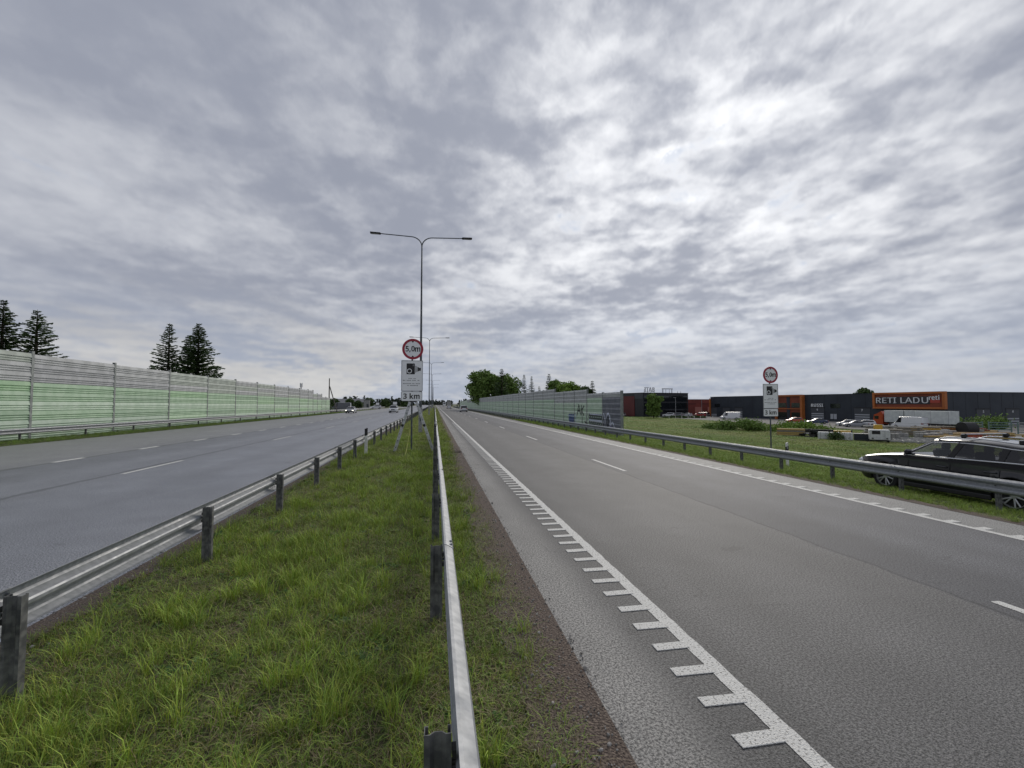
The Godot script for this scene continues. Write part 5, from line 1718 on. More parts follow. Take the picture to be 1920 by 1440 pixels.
func build_vehicles() -> void:
	var hero := spec("wagon", M.paint_black)
	hero.fine = true
	hero.pane = M.glass_clear
	hero.pane_rear = M.glass_tint
	car("parked_car", "black estate car with roof rails parked behind the right guardrail", Vector3(13.99, -0.45, -9.86), 0.0, hero)
	# traffic
	var g := "cars on the road"
	var sv := spec("suv", M.paint_white)
	car("oncoming_car", "white SUV coming towards the camera on the left carriageway, beside the ladder", Vector3(-9.3, 0.01, -108), PI, sv, g)
	var si := spec("sedan", M.paint_silver)
	si.lamp = M.headlamp_on
	car("oncoming_car", "grey car with lit headlights in the slip lane near the end of the noise wall", Vector3(-18.0, 0.01, -104), PI, si, g)
	car("oncoming_car", "tiny white car far off on the left carriageway, seen behind the sign pole", Vector3(-7.4, 0.01, -236), PI, spec("hatch", M.paint_white), g)
	car("departing_car", "white SUV driving away in the outer lane along the stepped noise wall", Vector3(7.6, -0.09, -121), 0.0, spec("suv", M.paint_white), g)
	car("departing_car", "white saloon driving away ahead of the white SUV", Vector3(5.9, -0.06, -190), 0.0, spec("sedan", M.paint_white), g)
	car("side_road_car", "dark van crossing on the side road beyond the end of the left noise wall", Vector3(-29.0, -0.05, -150), PI / 2, spec("van", M.paint_grey), g)
	car("side_road_car", "white car waiting on the side road beside the traffic island", Vector3(-22.0, 0.1, -178), PI / 2 + 0.3, spec("hatch", M.paint_white), g)
	# parked in front of the halls
	var gp := "cars parked by the halls"
	car("parked_van", "white panel van parked in front of the semi-trailer", Vector3(97.2, -3.1, -79.2), 0.10, spec("van", M.paint_white), gp)
	car("parked_car", "white car parked below the first numbered roller door left of the truck", Vector3(93.8, -3.1, -90.4), 0.9, spec("hatch", M.paint_white), gp)
	car("parked_car", "silver car nosed up to the white car left of the truck", Vector3(91.6, -3.1, -86.2), 1.0, spec("sedan", M.paint_silver), gp)
	car("parked_car", "white car half hidden right in front of the orange truck cab", Vector3(97.0, -3.1, -88.9), 0.8, spec("hatch", M.paint_white), gp)
	car("parked_car", "dark blue car parked right of the orange office bay", Vector3(96.5, -3.1, -101.5), 1.2, spec("sedan", M.paint_blue), gp)
	car("parked_car", "orange-brown car parked before the orange office bay", Vector3(96.5, -3.1, -109.0), 1.4, spec("hatch", M.paint_orange), gp)
	car("parked_van", "white van parked by the left doors of the dark hall", Vector3(95.6, -3.1, -135.0), 1.2, spec("van", M.paint_white), gp)
	var row := [["white", "white car first in the row beside the black building's tree", 90.2, -164.5], ["silver", "silver car second in the row before the black building", 94.2, -164.8], ["white", "white car third in the row before the black building", 98.4, -165.6], ["red", "red car parked last in the row before the red hall", 104.5, -166.0], ["grey", "dark grey car parked before the pink roller doors of the red hall", 109.0, -170.5], ["white", "white car parked below the dark red side of the black building", 76.0, -178.0], ["silver", "silver car parked below the dark red side of the black building", 73.8, -181.5]]
	for r in row: car("parked_car", r[1], Vector3(r[2], -3.1, r[3]), 0.5 + rng.randf_range(-0.3, 0.3), spec("hatch" if rng.randf() < 0.5 else "suv", M["paint_" + r[0]]), gp)
	# semi-trailer truck
	var t := thing("semi_truck", "semi-trailer truck with orange cab and long white box before the shop sign", "truck", Vector3(101.8, -3.1, -82.4), 0.0)
	slab(t, "trailer_box", M.trailer_white, Vector3(0, 2.35, 1.6), Vector3(2.5, 2.6, 13.2), 0.04)
	for z in [-4.8, -1.6, 1.6, 4.8, 8.1]: slab(t, "box_seam", M.sign_grey, Vector3(-1.255, 2.35, z), Vector3(0.012, 2.5, 0.05))
	slab(t, "dark_seam", M.black, Vector3(-1.258, 2.9, -0.6), Vector3(0.014, 1.5, 0.12))
	slab(t, "chassis", M.black, Vector3(0, 0.9, 1.2), Vector3(1.1, 0.25, 12.6))
	slab(t, "side_skirt", M.dark_plastic, Vector3(-1.15, 0.75, 4.6), Vector3(0.06, 0.5, 5.4))
	var cb := MB.new()
	prism(cb, PackedVector2Array([Vector2(-1.15, 0.5), Vector2(1.1, 0.5), Vector2(1.1, 2.9), Vector2(0.75, 3.45), Vector2(-0.1, 2.95), Vector2(-0.95, 2.65), Vector2(-1.15, 1.5)]), -1.22, 1.22, Transform3D(Basis(Vector3(0, 1, 0), -PI / 2), Vector3(0, 0, -6.5)))
	part(cb, "cab", M.paint_orange, t)
	slab(t, "windscreen", M.glass_dark, Vector3(0, 2.05, -7.56), Vector3(2.2, 0.85, 0.12))
	for s in [-1.0, 1.0]: slab(t, "side_window", M.glass_dark, Vector3(s * 1.225, 2.0, -6.85), Vector3(0.02, 0.75, 1.0))
	slab(t, "bumper", M.dark_plastic, Vector3(0, 0.55, -7.6), Vector3(2.4, 0.45, 0.3), 0.05)
	for z in [-6.7, -3.6, 4.6, 5.8, 7.0]:
		for s in [-1.0, 1.0]: wheel(t, Vector3(s * 1.05, 0.5, z), 0.5, 0.32, s, false)
	# far lorries on the highway
	var f := thing("coach", "white coach far ahead near the vanishing point of the road", "bus", Vector3(8.2, -0.1, -395), 0.0)
	slab(f, "body", M.paint_white, Vector3(0, 1.95, 0), Vector3(2.55, 3.2, 12), 0.2)
	slab(f, "rear_window", M.glass_dark, Vector3(0, 2.6, 6.02), Vector3(2.0, 0.9, 0.06))
	for z in [-3.5, 3.5]:
		for s in [-1.0, 1.0]: wheel(f, Vector3(s * 1.1, 0.5, z), 0.5, 0.3, s, false)
	var f2 := thing("box_truck", "grey box truck far ahead beside the end of the stepped noise wall", "truck", Vector3(9.2, -0.12, -300), 0.0)
	slab(f2, "box_body", M.concrete, Vector3(0, 2.3, 0.8), Vector3(2.5, 2.9, 7.5), 0.05)
	slab(f2, "cab", M.paint_white, Vector3(0, 1.7, -4.2), Vector3(2.4, 2.4, 1.9), 0.15)
	slab(f2, "tail_light", M.tail_red, Vector3(0, 0.75, 4.56), Vector3(2.2, 0.16, 0.06))
	for z in [-4.0, 2.6]:
		for s in [-1.0, 1.0]: wheel(f2, Vector3(s * 1.05, 0.5, z), 0.5, 0.3, s, false)

# ------------------------------------------------------------------ storage yard
func build_yard() -> void:
	# white compressor trailer
	var t := thing("compressor_trailer", "white wheeled site compressor standing in the yard behind the parked car", "trailer", Vector3(54.6, -2.85, -48.2), -0.75)
	slab(t, "housing", M.wrap_white, Vector3(0, 1.05, 0), Vector3(2.0, 1.25, 1.5), 0.06)
	slab(t, "grille", M.black, Vector3(-0.35, 1.35, 0.76), Vector3(0.8, 0.4, 0.04))
	slab(t, "panel_line", M.sign_grey, Vector3(0.5, 1.0, 0.76), Vector3(0.03, 1.0, 0.03))
	slab(t, "chassis", M.black, Vector3(0, 0.35, 0), Vector3(1.8, 0.18, 1.2))
	slab(t, "tow_bar", M.bolt, Vector3(-1.5, 0.32, 0), Vector3(1.3, 0.1, 0.12))
	for s in [-1.0, 1.0]: wheel(t, Vector3(s * 0.85, 0.3, 0.1), 0.3, 0.2, s, false)
	for x in [-0.7, 0.7]: slab(t, "lamp", M.dark_plastic, Vector3(x, 0.62, 0.77), Vector3(0.18, 0.14, 0.05))
	var yt := thing("yellow_machine", "small yellow hopper right behind the white compressor", "machine", Vector3(56.4, -2.9, -49.9), -0.6)
	slab(yt, "hopper", M.yellow_paint, Vector3(0, 1.9, 0), Vector3(0.8, 0.7, 0.8), 0.05)
	slab(yt, "stand", M.bolt, Vector3(0, 0.75, 0), Vector3(0.5, 1.6, 0.5))
	# wrapped pallets
	var gp := "pallets wrapped in white film"
	var p := thing("wrapped_pallet", "white wrapped pallet nearest the black bin, in the yard", "pallet", Vector3(50.6, -2.75, -52.3), -0.8, gp)
	slab(p, "load", M.wrap_white, Vector3(0, 0.62, 0), Vector3(1.2, 0.95, 1.0), 0.06)
	for x in [-0.5, 0.0, 0.5]: slab(p, "pallet_block", M.wood_grey, Vector3(x, 0.06, 0), Vector3(0.14, 0.14, 1.0))
	for e in [-0.3, 0.3]: slab(p, "strap", M.sign_grey, Vector3(e, 0.62, 0), Vector3(0.05, 0.97, 1.02))
	copy(p, "white wrapped pallet in the middle of the row of three", Vector3(51.7, -2.78, -51.6), -0.75)
	copy(p, "white wrapped pallet at the compressor end of the row of three", Vector3(52.8, -2.8, -50.9), -0.8)
	var bn := thing("steel_bin", "grey steel bin with a black post between the pallets and the compressor", "bin", Vector3(54.0, -2.8, -50.4), -0.75)
	slab(bn, "tub", M.cladding_dark, Vector3(0.35, 0.5, 0), Vector3(1.7, 0.95, 1.1), 0.04)
	slab(bn, "rim", M.galv_dull, Vector3(0.35, 1.0, 0), Vector3(1.78, 0.06, 1.18), 0.02)
	slab(bn, "post", M.black, Vector3(-0.72, 0.7, 0.1), Vector3(0.16, 1.4, 0.2))
	# lumber and tyres
	var lm := thing("lumber_stack", "stack of yellow timber planks beside the dark tyre heap", "lumber", Vector3(51.2, -2.75, -58.6), -0.7)
	for r in 5:
		for k in 4: slab(lm, "plank", M.wood_yellow if (r + k) % 3 else M.wood_grey, Vector3(rng.randf_range(-0.1, 0.1), 0.12 + r * 0.24, -0.45 + k * 0.3), Vector3(3.4, 0.2, 0.26))
	var ty := thing("tyre_heap", "heap of dark tyres beside the yellow timber", "tyres", Vector3(52.6, -2.78, -56.4), 0.0)
	for k in 9:
		var tm := MB.new()
		var R := 0.38
		for i in 14:
			var a0 := TAU * i / 14
			var a1 := TAU * (i + 1) / 14
			cyl(tm, Vector3(cos(a0) * R, 0, sin(a0) * R), Vector3(cos(a1) * R, 0, sin(a1) * R), 0.13, 0.13, 6, false)
		var q := part(tm, "tyre", M.tyre, ty, Vector3(rng.randf_range(-1.0, 1.0), 0.13 + (k / 4) * 0.27 * 1.4, rng.randf_range(-0.7, 0.7)))
		q.rotation = Vector3(rng.randf_range(-0.5, 0.5), 0, rng.randf_range(-0.5, 0.5))
	var bm := thing("black_beam", "long black beam laid across blocks behind the wrapped pallets", "beam", Vector3(54.6, -2.85, -58.0), -0.75)
	slab(bm, "beam", M.black, Vector3(0, 0.95, 0), Vector3(4.6, 0.5, 0.4), 0.02)
	for x in [-1.6, 1.6]: slab(bm, "block", M.wood_yellow, Vector3(x, 0.34, 0), Vector3(0.5, 0.72, 0.5))
	var wp := thing("white_pipe", "long white pipe on the ground in front of the black beam", "pipe", Vector3(53.4, -2.8, -57.0), -0.7)
	var wm := MB.new()
	cyl(wm, Vector3(-2.2, 0.62, 0), Vector3(2.2, 0.50, 0), 0.09, 0.09, 10)
	part(wm, "pipe", M.wrap_white, wp)
	slab(wp, "trestle", M.wood_grey, Vector3(-1.4, 0.25, 0), Vector3(0.2, 0.55, 0.5))
	slab(wp, "trestle", M.wood_grey, Vector3(1.4, 0.2, 0), Vector3(0.2, 0.45, 0.5))
	var yb := thing("yellow_crate", "flat yellow crate lying behind the wrapped pallets", "crate", Vector3(57.6, -2.92, -56.6), -0.7)
	slab(yb, "crate_body", M.yellow_paint, Vector3(0, 0.85, 0), Vector3(2.6, 0.5, 1.2), 0.03)
	slab(yb, "trestle", M.wood_grey, Vector3(-0.8, 0.28, 0), Vector3(0.2, 0.65, 1.0))
	slab(yb, "trestle", M.wood_grey, Vector3(0.8, 0.28, 0), Vector3(0.2, 0.65, 1.0))
	# stacks of stone slabs and boards
	var spots := [["pale stone slabs stacked in front of the white van", 66.5, -58.6, M.stone_block, 7], ["grey stone slabs stacked right of the compressor", 62.0, -54.0, M.stone_block, 6], ["grey boards stacked between the stone slabs and the yellow boards", 72.0, -58.8, M.wood_grey, 6], ["yellow boards stacked below the rear wheels of the semi-trailer", 78.0, -61.0, M.yellow_paint, 6], ["brown boards stacked right of the yellow boards", 83.0, -62.4, M.orange_brown, 6], ["dark boards stacked behind the roof of the parked car", 87.0, -61.0, M.cladding_brown, 5]]
	for s in spots:
		var o := thing("slab_stack", String(s[0]), "stack", Vector3(float(s[1]), gy(float(s[1])), float(s[2])), rng.randf_range(-1.0, -0.6), "stacks of slabs and boards")
		for r in int(s[4]):
			slab(o, "slab", s[3] if r % 3 != 2 else M.wood_grey, Vector3(rng.randf_range(-0.12, 0.12), 0.16 + r * 0.26, rng.randf_range(-0.08, 0.08)), Vector3(3.6 + rng.randf_range(-0.5, 0.5), 0.17, 1.3), 0.01)
			for e in [-1.2, 1.2]: slab(o, "spacer", M.wood_grey, Vector3(e, 0.03 + r * 0.26, 0), Vector3(0.12, 0.10, 1.1))
	var stock := thing("stone_pallet", "pallet of paving stone nearest the white compressor in the yard row", "pallet", Vector3(60.5, gy(60.5), -51.5), -0.7, "pallets of paving stone")
	for r in 4:
		for q in 3: slab(stock, "paving_stone", M.stone_block if (r + q) % 3 else M.concrete, Vector3(-0.42 + q * 0.42, 0.27 + r * 0.24, 0), Vector3(0.39, 0.22, 1.0), 0.015)
	for q in 3: slab(stock, "pallet_board", M.wood_grey, Vector3(-0.42 + q * 0.42, 0.07, 0), Vector3(0.14, 0.16, 1.05))
	var nth := ["second", "third", "fourth", "fifth", "sixth", "seventh", "eighth", "ninth", "tenth", "eleventh", "twelfth", "thirteenth", "fourteenth", "fifteenth", "sixteenth"]
	for q in 15:
		var x := 62.6 + q * 2.0 + rng.randf_range(-0.4, 0.4)
		copy(stock, nth[q] + " pallet of paving stone in the yard row, counted from the white compressor", Vector3(x, gy(x), -50.5 - 0.42 * (x - 60.0) + rng.randf_range(-2.0, 2.0)), rng.randf_range(-1.2, -0.3))
	var brd := thing("timber_pile", "pile of mixed boards in the yard closest to the compressor", "lumber", Vector3(66.0, gy(66.0), -50.0), -0.6, "piles of brown boards")
	for r in 4:
		for q in 3: slab(brd, "board", [M.orange_brown, M.wood_grey, M.wood_yellow][(r + q) % 3], Vector3(rng.randf_range(-0.15, 0.15), 0.12 + r * 0.22, -0.4 + q * 0.4), Vector3(3.2, 0.17, 0.34))
	for q in 9:
		var x := 69.0 + q * 2.7
		copy(brd, nth[q] + " pile of mixed boards in the yard, counted from the compressor side", Vector3(x, gy(x), -51.0 - 0.36 * (x - 66.0) + rng.randf_range(-2.0, 2.0)), rng.randf_range(-1.1, -0.2))
	# flat steel frames lying in front
	for k in 3:
		var o := thing("steel_grating", ["flat galvanised frame lying just behind the nose of the parked car", "second galvanised frame leaning on the flat one behind the parked car", "rearmost galvanised frame of the three behind the parked car"][k], "frame", Vector3(58.0 + k * 2.4, gy(58.0 + k * 2.4) + 0.02, -47.2 - k * 1.2), -0.8 + k * 0.1, "galvanised frames in the yard")
		for e in [-0.9, 0.0, 0.9]: slab(o, "rail", M.galv_dull, Vector3(0, 0.30 + k * 0.1, e), Vector3(4.6, 0.14, 0.12))
		for e in [-2.2, -0.7, 0.7, 2.2]: slab(o, "cross_bar", M.galv_dull, Vector3(e, 0.18 + k * 0.05, 0), Vector3(0.12, 0.36 + k * 0.1, 1.8))
	# mesh fence panels leaning in a row at the right
	for k in 5:
		var o := thing("fence_panel", ["first", "second", "third", "fourth", "fifth"][k] + " grey-green site fence panel from the round pale bush", "fence", Vector3(92.0 + k * 3.6, -3.2, -64.5 + k * 1.7), -0.35, "site fence panels right of the bush")
		for e in [-1.65, 1.65]: slab(o, "fence_post", M.green_paint, Vector3(e, 1.1, 0), Vector3(0.14, 2.2, 0.14))
		for y in [0.4, 0.8, 1.2, 1.6, 2.0]: slab(o, "fence_rail", M.green_paint if rng.randf() < 0.6 else M.galv_dull, Vector3(0, y, 0), Vector3(3.2, 0.16, 0.06))
	# coloured machine parts by the roof line of the parked car
	var rp := [["red steel girder lying right of the black round tank", 76.5, -52.5, M.red_paint, 3.2], ["red steel girder nearest the roof rack of the parked car", 72.0, -50.5, M.red_paint, 2.2], ["yellow machine boom lying above the roof of the parked car", 78.0, -50.6, M.wood_yellow, 4.2]]
	for s in rp:
		var o := thing("girder", String(s[0]), "girder", Vector3(float(s[1]), gy(float(s[1])), float(s[2])), -0.6, "coloured girders in the yard")
		var wd: float = s[4]
		for y in [0.45, 0.95]: slab(o, "chord", s[3], Vector3(0, y, 0), Vector3(wd, 0.14, 0.3))
		for k in 5: slab(o, "web", s[3], Vector3(-wd / 2 + wd * (k + 0.5) / 5, 0.5, 0), Vector3(0.12, 1.0, 0.2))
	var tk := thing("round_tank", "black round tank lying between the coloured girders and the bush", "tank", Vector3(84.5, -3.2, -60.0), 0.0)
	var tm2 := MB.new()
	cyl(tm2, Vector3(-0.9, 1.2, 0), Vector3(0.9, 1.2, 0.3), 1.1, 1.1, 18)
	part(tm2, "drum", M.black, tk)
	slab(tk, "cradle", M.wood_grey, Vector3(-0.5, 0.25, 0.1), Vector3(0.25, 0.6, 1.6))
	slab(tk, "cradle", M.wood_grey, Vector3(0.5, 0.25, 0.2), Vector3(0.25, 0.6, 1.6))
	# fence posts in front of the parked row
	for k in 8:
		var o := thing("bollard", ["first", "second", "third", "fourth", "fifth", "sixth", "seventh", "eighth"][k] + " low white post of the row before the parked cars, counted from the slender tree", "bollard", Vector3(80.4 + k * 2.5, -3.25, -146.5 - k * 0.2), 0.0, "low posts before the parked cars")
		var m := MB.new()
		cyl(m, Vector3(0, -0.2, 0), Vector3(0, 1.0, 0), 0.10, 0.09, 8)
		part(m, "shaft", M.white_plastic, o)
		slab(o, "cap", M.black, Vector3(0, 1.04, 0), Vector3(0.22, 0.10, 0.22), 0.02)
	# yard lamps
	for s in [["grey yard lamp at the right picture edge before the dark hall", 129.5, -78.5, 7.6], ["thin yard lamp standing before the front of the black building", 92.5, -163.5, 7.6], ["thin yard lamp at the red hall", 112.0, -170.0, 7.4]]:
		var o := thing("yard_lamp", String(s[0]), "street lamp", Vector3(float(s[1]), -3.2, float(s[2])), 0.0, "single-armed yard lamps")
		var m := MB.new()
		var hh: float = s[3]
		cyl(m, Vector3(0, -0.2, 0), Vector3(0, hh, 0), 0.11, 0.07, 8)
		part(m, "pole", M.sign_grey, o)
		slab(o, "lamp_head", M.sign_grey, Vector3(-0.4, hh, 0.1), Vector3(1.0, 0.14, 0.3), 0.03)

# ------------------------------------------------------------------ far left
func build_left_distance() -> void:
	var p := thing("utility_pole", "wooden utility pole with a slanted brace at the end of the left noise wall", "utility pole", Vector3(-24.6, -0.05, -113.0), 0.0)
	var m := MB.new()
	cyl(m, Vector3(0, -0.3, 0), Vector3(0, 8.0, 0), 0.15, 0.11, 8)
	part(m, "pole", M.pole_wood, p)
	var b := MB.new()
	cyl(b, Vector3(2.0, -0.3, 0), Vector3(0.1, 6.2, 0), 0.13, 0.11, 8)
	part(b, "brace", M.pole_wood, p)
	slab(p, "insulator", M.sign_grey, Vector3(0, 8.05, 0), Vector3(0.18, 0.2, 0.18), 0.03)
	var c := thing("mast", "thin antenna mast rising behind the left noise wall", "mast", Vector3(-58.2, -0.9, -213.0))
	var mm := MB.new()
	cyl(mm, Vector3(0, -0.3, 0), Vector3(0, 11.8, 0), 0.28, 0.22, 8)
	part(mm, "shaft", M.sign_grey, c)
	for k in 3: slab(c, "antenna", M.sign_white, Vector3(cos(k * 2.1) * 0.5, 11.2, sin(k * 2.1) * 0.5), Vector3(0.3, 1.9, 0.3), 0.05)
	var s := thing("grey_shed", "grey boxy shed at the road junction left of the white SUV", "building", Vector3(-31.0, -0.3, -219.0), 0.1)
	slab(s, "wall", M.concrete, Vector3(0, 2.0, 0), Vector3(2.6, 4.2, 4.0), 0.03)
	slab(s, "roof", M.roof_grey, Vector3(0, 4.15, 0), Vector3(3.0, 0.2, 4.4))
	slab(s, "door", M.door_grey, Vector3(0.4, 1.2, 2.02), Vector3(0.9, 2.0, 0.06))
	var n := thing("barn", "long low dark building on the horizon behind the road junction", "building", Vector3(-62.0, -0.9, -320.0), 0.05)
	slab(n, "wall", M.wood_grey, Vector3(0, 1.8, 0), Vector3(38, 3.8, 10))
	var rf := MB.new()
	prism(rf, PackedVector2Array([Vector2(-5.6, 3.6), Vector2(5.6, 3.6), Vector2(0, 6.2)]), -19.4, 19.4, Transform3D(Basis(Vector3(0, 1, 0), PI / 2), Vector3.ZERO))
	part(rf, "roof", M.roof_grey, n)
	for k in 6: slab(n, "window", M.window_dark, Vector3(-15 + k * 6, 1.9, 5.03), Vector3(2.0, 1.3, 0.08))
	# shrubs and small trees round the junction
	var g := "greenery at the road junction"
	bush("bush", "dark bush at the foot of the utility pole", Vector3(-26.4, -0.1, -114.5), Vector3(1.6, 2.2, 1.4), 1400, 0.22, M.leaf_dark, g)
	bush("bush", "low bush between the utility pole and the side road", Vector3(-30.0, -0.2, -124.0), Vector3(3.2, 1.6, 1.6), 1600, 0.25, M.leaf_dark, g)
	for k in 7:
		leafy("leafy_tree", ["dark tree behind the noise wall end, nearest the utility pole", "second dark tree from the utility pole on the skyline", "dark tree behind the dark van", "dark round tree left of the grey shed", "dark tree just behind the grey shed", "dark tree right of the grey shed", "dark tree standing behind the white SUV"][k], Vector3([-58.0, -52.0, -46.0, -41.0, -34.0, -27.0, -19.0][k], -0.6, [-232.0, -250.0, -262.0, -258.0, -250.0, -262.0, -300.0][k]), rng.randf_range(4.2, 6.0), rng.randf_range(5.0, 7.0), 900, 0.55, M.leaf_dark, g, 0.12)
	var mp := MB.new()
	box(mp, Vector3(-13.2, 0.07, -176), Vector3(3.4, 0.14, 42), Basis.IDENTITY, 0.05)
	struct(mp, "traffic_island", M.ground)
	# guide signs seen from behind
	for e in [["small white direction sign at the road junction, right of the dark van", -24.5, -0.05, -205.0], ["small white sign on the traffic island before the white SUV", -13.2, 0.12, -158.0]]:
		var o := thing("direction_sign", String(e[0]), "road sign", Vector3(float(e[1]), float(e[2]), float(e[3])), 0.0)
		slab(o, "plate", M.sign_white, Vector3(0, 2.1, 0), Vector3(1.3, 0.9, 0.04))
		var pm := MB.new()
		cyl(pm, Vector3(0, -0.2, -0.05), Vector3(0, 2.5, -0.05), 0.04, 0.04, 8)
		part(pm, "pole", M.galv_dull, o)

# ------------------------------------------------------------------ grass
func tuft_mesh(blades: int, h: float, spread: float, width: float, lean: float, dry: float) -> ArrayMesh:
	var m := MB.new()
	m.use_c = true
	for k in blades:
		var an := rng.randf() * TAU
		var r := spread * sqrt(rng.randf())
		var p := Vector3(cos(an) * r, -0.015, sin(an) * r)
		var hh := h * rng.randf_range(0.45, 1.15)
		var la := rng.randf() * TAU
		var out := Vector3(cos(la), 0, sin(la)) * hh * lean * rng.randf_range(0.3, 1.3)
		var sd := Vector3(-sin(la + rng.randf_range(-0.6, 0.6)), 0, cos(la)).normalized() * width * rng.randf_range(0.6, 1.2)
		if rng.randf() < dry:
			m.col = Color(0.27, 0.225, 0.12) * rng.randf_range(0.6, 1.15)
		else:
			var g := rng.randf_range(0.7, 1.35)
			m.col = Color(0.242 * g * rng.randf_range(0.75, 1.2), 0.342 * g, 0.055 * g)
		var p1 := p + Vector3.UP * hh * 0.55 + out * 0.35
		var p2 := p + Vector3.UP * hh * (1.0 - 0.25 * lean) + out
		m.quad(p - sd, p + sd, p1 + sd * 0.75, p1 - sd * 0.75)
		m.tri(p1 - sd * 0.75, p1 + sd * 0.75, p2)
	return m.mesh()

func weed_mesh() -> ArrayMesh:
	var m := MB.new()
	m.use_c = true
	for k in 14:
		var an := rng.randf() * TAU
		var l := rng.randf_range(0.03, 0.075)
		var g := rng.randf_range(0.7, 1.3)
		m.col = Color(0.055 * g, 0.115 * g, 0.022 * g)
		var d := Vector3(cos(an), rng.randf_range(0.2, 1.1), sin(an)).normalized()
		var s := Vector3(-sin(an), 0, cos(an)) * l * 0.28
		var a := d * l * 0.15
		var b := d * l * 0.6
		var t := d * l + Vector3.DOWN * l * 0.15
		m.tri(a, b + s, b - s)
		m.tri(b - s, b + s, t)
	return m.mesh()

func scatter(called: String, label: String, me: Mesh, mtl: Material, xfs: Array, cols: Array, category := "grass") -> void:
	var mm := MultiMesh.new()
	mm.transform_format = MultiMesh.TRANSFORM_3D
	mm.use_colors = true
	mm.mesh = me
	mm.instance_count = xfs.size()
	for i in xfs.size():
		mm.set_instance_transform(i, xfs[i])
		mm.set_instance_color(i, cols[i])
	var o := MultiMeshInstance3D.new()
	o.multimesh = mm
	o.material_override = mtl
	o.name = numbered(called)
	add_child(o)
	tag(o, label, category, "", "stuff")

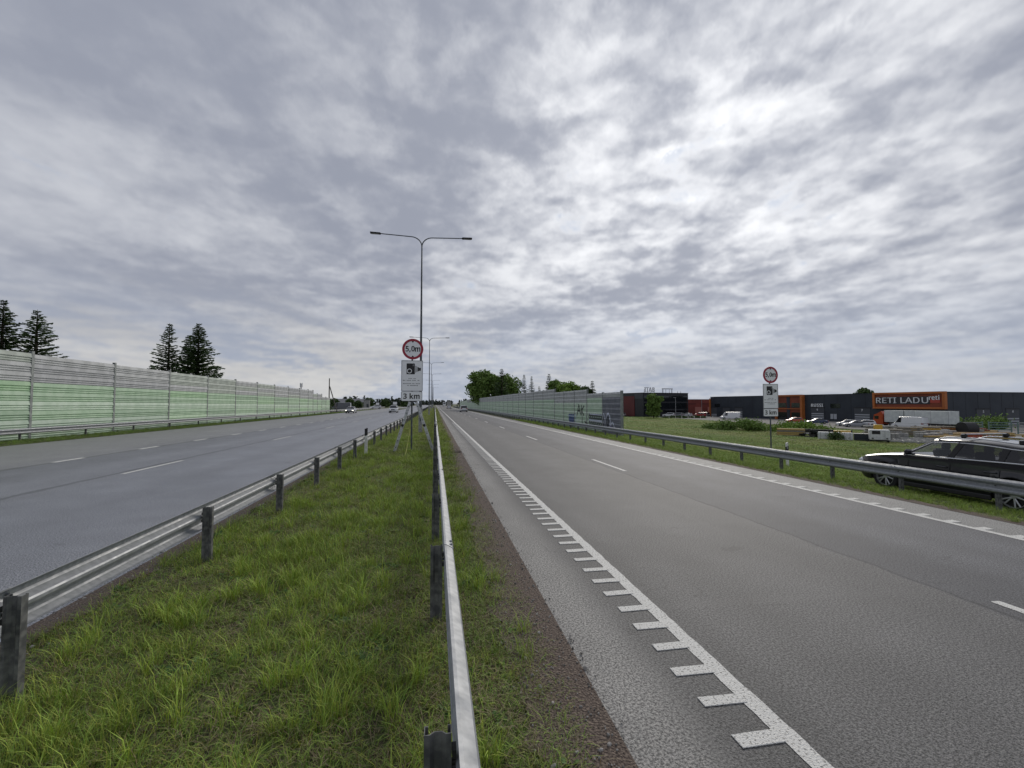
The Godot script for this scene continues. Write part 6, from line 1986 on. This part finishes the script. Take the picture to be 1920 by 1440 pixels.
func build_grass() -> void:
	var nz := FastNoiseLite.new()
	nz.seed = 12
	nz.frequency = 0.55
	nz.fractal_octaves = 3
	var meshes := []
	for v in 4: meshes.append(tuft_mesh(24, 0.095, 0.08, 0.0021, 1.0, 0.18))       # short turf
	for v in 3: meshes.append(tuft_mesh(20, 0.23, 0.05, 0.0024, 0.75, 0.05))      # tall clumps
	meshes.append(tuft_mesh(12, 0.10, 0.08, 0.0025, 1.5, 0.85))                    # dry thatch
	meshes.append(weed_mesh())
	var kinds := meshes.size()
	var xf := []
	var co := []
	for v in kinds:
		xf.append([])
		co.append([])
	var add := func(kind: int, p: Vector3, s: float, sy: float, g: float, yel: float) -> void:
		var b := Basis(Vector3.UP, rng.randf() * TAU).scaled(Vector3(s, s * sy, s))
		b = Basis(Vector3(rng.randf_range(-1, 1), 0, rng.randf_range(-1, 1)).normalized(), rng.randf_range(0, 0.2)) * b
		xf[kind].append(Transform3D(b, p))
		co[kind].append(Color(g * (1.0 + yel), g, g * (1.0 - yel * 0.4)))
	# median, dense near the camera
	var n_near := 27000
	for k in n_near:
		var z := -0.2 - 30.0 * pow(rng.randf(), 1.7)
		var x := rng.randf_range(-3.42, 0.86)
		if z > -1.5 and x < -2.6: continue
		var d := nz.get_noise_2d(x, z)
		var e := nz.get_noise_2d(x * 2.5 + 50, z * 2.5)
		if x > 0.40 and rng.randf() < (x - 0.40) * 2.0: continue
		if x < -3.0 and rng.randf() < 0.3: continue
		var far := clampf(-z / 22.0, 0, 1)
		var s := lerpf(1.0, 1.7, far)
		var g := rng.randf_range(0.75, 1.2) * (1.0 + 0.35 * e)
		var at := Vector3(x, 0.0, z)
		if d < -0.15 and rng.randf() < 0.6: add.call(7, at, s * rng.randf_range(0.7, 1.2), 1.0, g, 0.0)
		elif d > 0.14 and rng.randf() < 0.26: add.call(4 + rng.randi() % 3, at, s * rng.randf_range(0.55, 1.05), 1.0, g * 1.1, 0.1)
		elif e > 0.35 and rng.randf() < 0.3: add.call(8, at, s * rng.randf_range(0.7, 1.3), 1.0, g, 0.0)
		else: add.call(rng.randi() % 4, at, s * rng.randf_range(0.7, 1.25), 1.0, g, rng.randf_range(-0.1, 0.2))
	# tall clumps that stand out
	for k in 260:
		var z := -0.7 - 16.0 * pow(rng.randf(), 1.3)
		var x := rng.randf_range(-2.9, 0.45)
		var c := Vector3(x, 0, z)
		for q in 4: add.call(4 + rng.randi() % 3, c + Vector3(rng.randfn() * 0.05, 0, rng.randfn() * 0.05), rng.randf_range(0.8, 1.25), 1.05, rng.randf_range(1.0, 1.45), 0.12)
	# dead stalks on the soil at the road edge
	for k in 900:
		var z := -0.6 - 12.0 * rng.randf()
		add.call(7, Vector3(rng.randf_range(0.45, 0.95), 0.012, z), rng.randf_range(0.5, 1.0), 0.5, rng.randf_range(0.7, 1.2), 0.0)
	# far median and left verge
	for k in 14000:
		var z := -26.0 - 170.0 * pow(rng.randf(), 1.6)
		var sc := 1.8 + -z / 45.0
		add.call(rng.randi() % 4, Vector3(rng.randf_range(-3.1, 0.75), 0.0, z), sc, 1.0 / (1.0 + -z / 70.0), rng.randf_range(0.8, 1.25), 0.1)
	for k in 12000:
		var z := -20.0 - 150.0 * pow(rng.randf(), 1.3)
		var x := rng.randf_range(-23.5, -20.5)
		add.call(rng.randi() % 4 if rng.randf() < 0.7 else 4 + rng.randi() % 3, Vector3(x, gy(x), z), rng.randf_range(0.9, 1.6), 0.7, rng.randf_range(0.5, 0.95), -0.05)
	# right verge round the guardrail and the parked car
	for k in 34000:
		var z := -2.0 - 62.0 * pow(rng.randf(), 1.5)
		var x := rng.randf_range(10.62, 17.0)
		var far := clampf(-z / 40.0, 0, 1)
		if x < 11.0 and rng.randf() < 0.5: continue
		add.call(rng.randi() % 4 if rng.randf() < 0.62 else 4 + rng.randi() % 3, Vector3(x, gy(x) + 0.0, z), lerpf(0.8, 1.5, far) * rng.randf_range(0.7, 1.15), 0.72, rng.randf_range(0.8, 1.3), 0.05)
	for v in kinds:
		if xf[v].size():
			var nm: String = "dry_grass" if v == 7 else ("small_weeds" if v == 8 else "grass")
			scatter(nm, ["short turf grass of the median and verges", "taller grass clumps of the median and verges", "dry straw in the median turf and on the soil at the road edge", "small broad-leaved weeds in the median turf"][0 if v < 4 else (1 if v < 7 else (2 if v == 7 else 3))], meshes[v], M.blade, xf[v], co[v])
	# open field towards the halls: coarse clumps, yellower patches
	var fm := []
	for v in 3: fm.append(tuft_mesh(30, 0.30, 0.32, 0.006, 1.0, 0.16))
	var fx := [[], [], []]
	var fc := [[], [], []]
	for k in 52000:
		var x := 16.0 + 66.0 * pow(rng.randf(), 1.35)
		var z := -6.0 - 155.0 * pow(rng.randf(), 1.25)
		var dist := Vector2(x, z).length()
		var p := nz.get_noise_2d(x * 0.12, z * 0.12)
		var s := (0.6 + dist / 75.0) * rng.randf_range(0.7, 1.2)
		var v := rng.randi() % 3
		fx[v].append(Transform3D(Basis(Vector3.UP, rng.randf() * TAU).scaled(Vector3(s, s * (0.75 if dist < 60 else 0.55), s)), Vector3(x, gy(x), z)))
		var g := rng.randf_range(0.75, 1.25)
		var yl := clampf(p * 1.6 + 0.25, 0, 0.75)
		fc[v].append(Color(g * (0.95 + yl * 0.42), g * (0.98 + yl * 0.06), g * (1.0 + yl * 0.5)))
	for v in 3: scatter("field_grass", "rough meadow grass of the field between the guardrail and the halls", fm[v], M.blade, fx[v], fc[v])
	# pebbles on the soil strips
	var pb := MB.new()
	box(pb, Vector3.ZERO, Vector3(0.02, 0.012, 0.016), Basis(Vector3(0.3, 1, 0.2).normalized(), 0.6), 0.004)
	var px := []
	var pc := []
	for k in 5200:
		var z := 0.0 - 22.0 * pow(rng.randf(), 1.4)
		var x := rng.randf_range(0.55, 1.2) if rng.randf() < 0.7 else rng.randf_range(-3.75, -3.2)
		var s := rng.randf_range(0.25, 0.9) if rng.randf() < 0.96 else rng.randf_range(1.0, 1.8)
		px.append(Transform3D(Basis(Vector3(rng.randfn(), rng.randfn(), rng.randfn()).normalized(), rng.randf() * TAU).scaled(Vector3.ONE * s), Vector3(x, 0.018, z)))
		var g := rng.randf_range(0.10, 0.42)
		pc.append(Color(g, g * 0.95, g * 0.88))
	scatter("pebbles", "loose pebbles on the soil strips along the asphalt", pb.mesh(), M.blade, px, pc, "gravel")
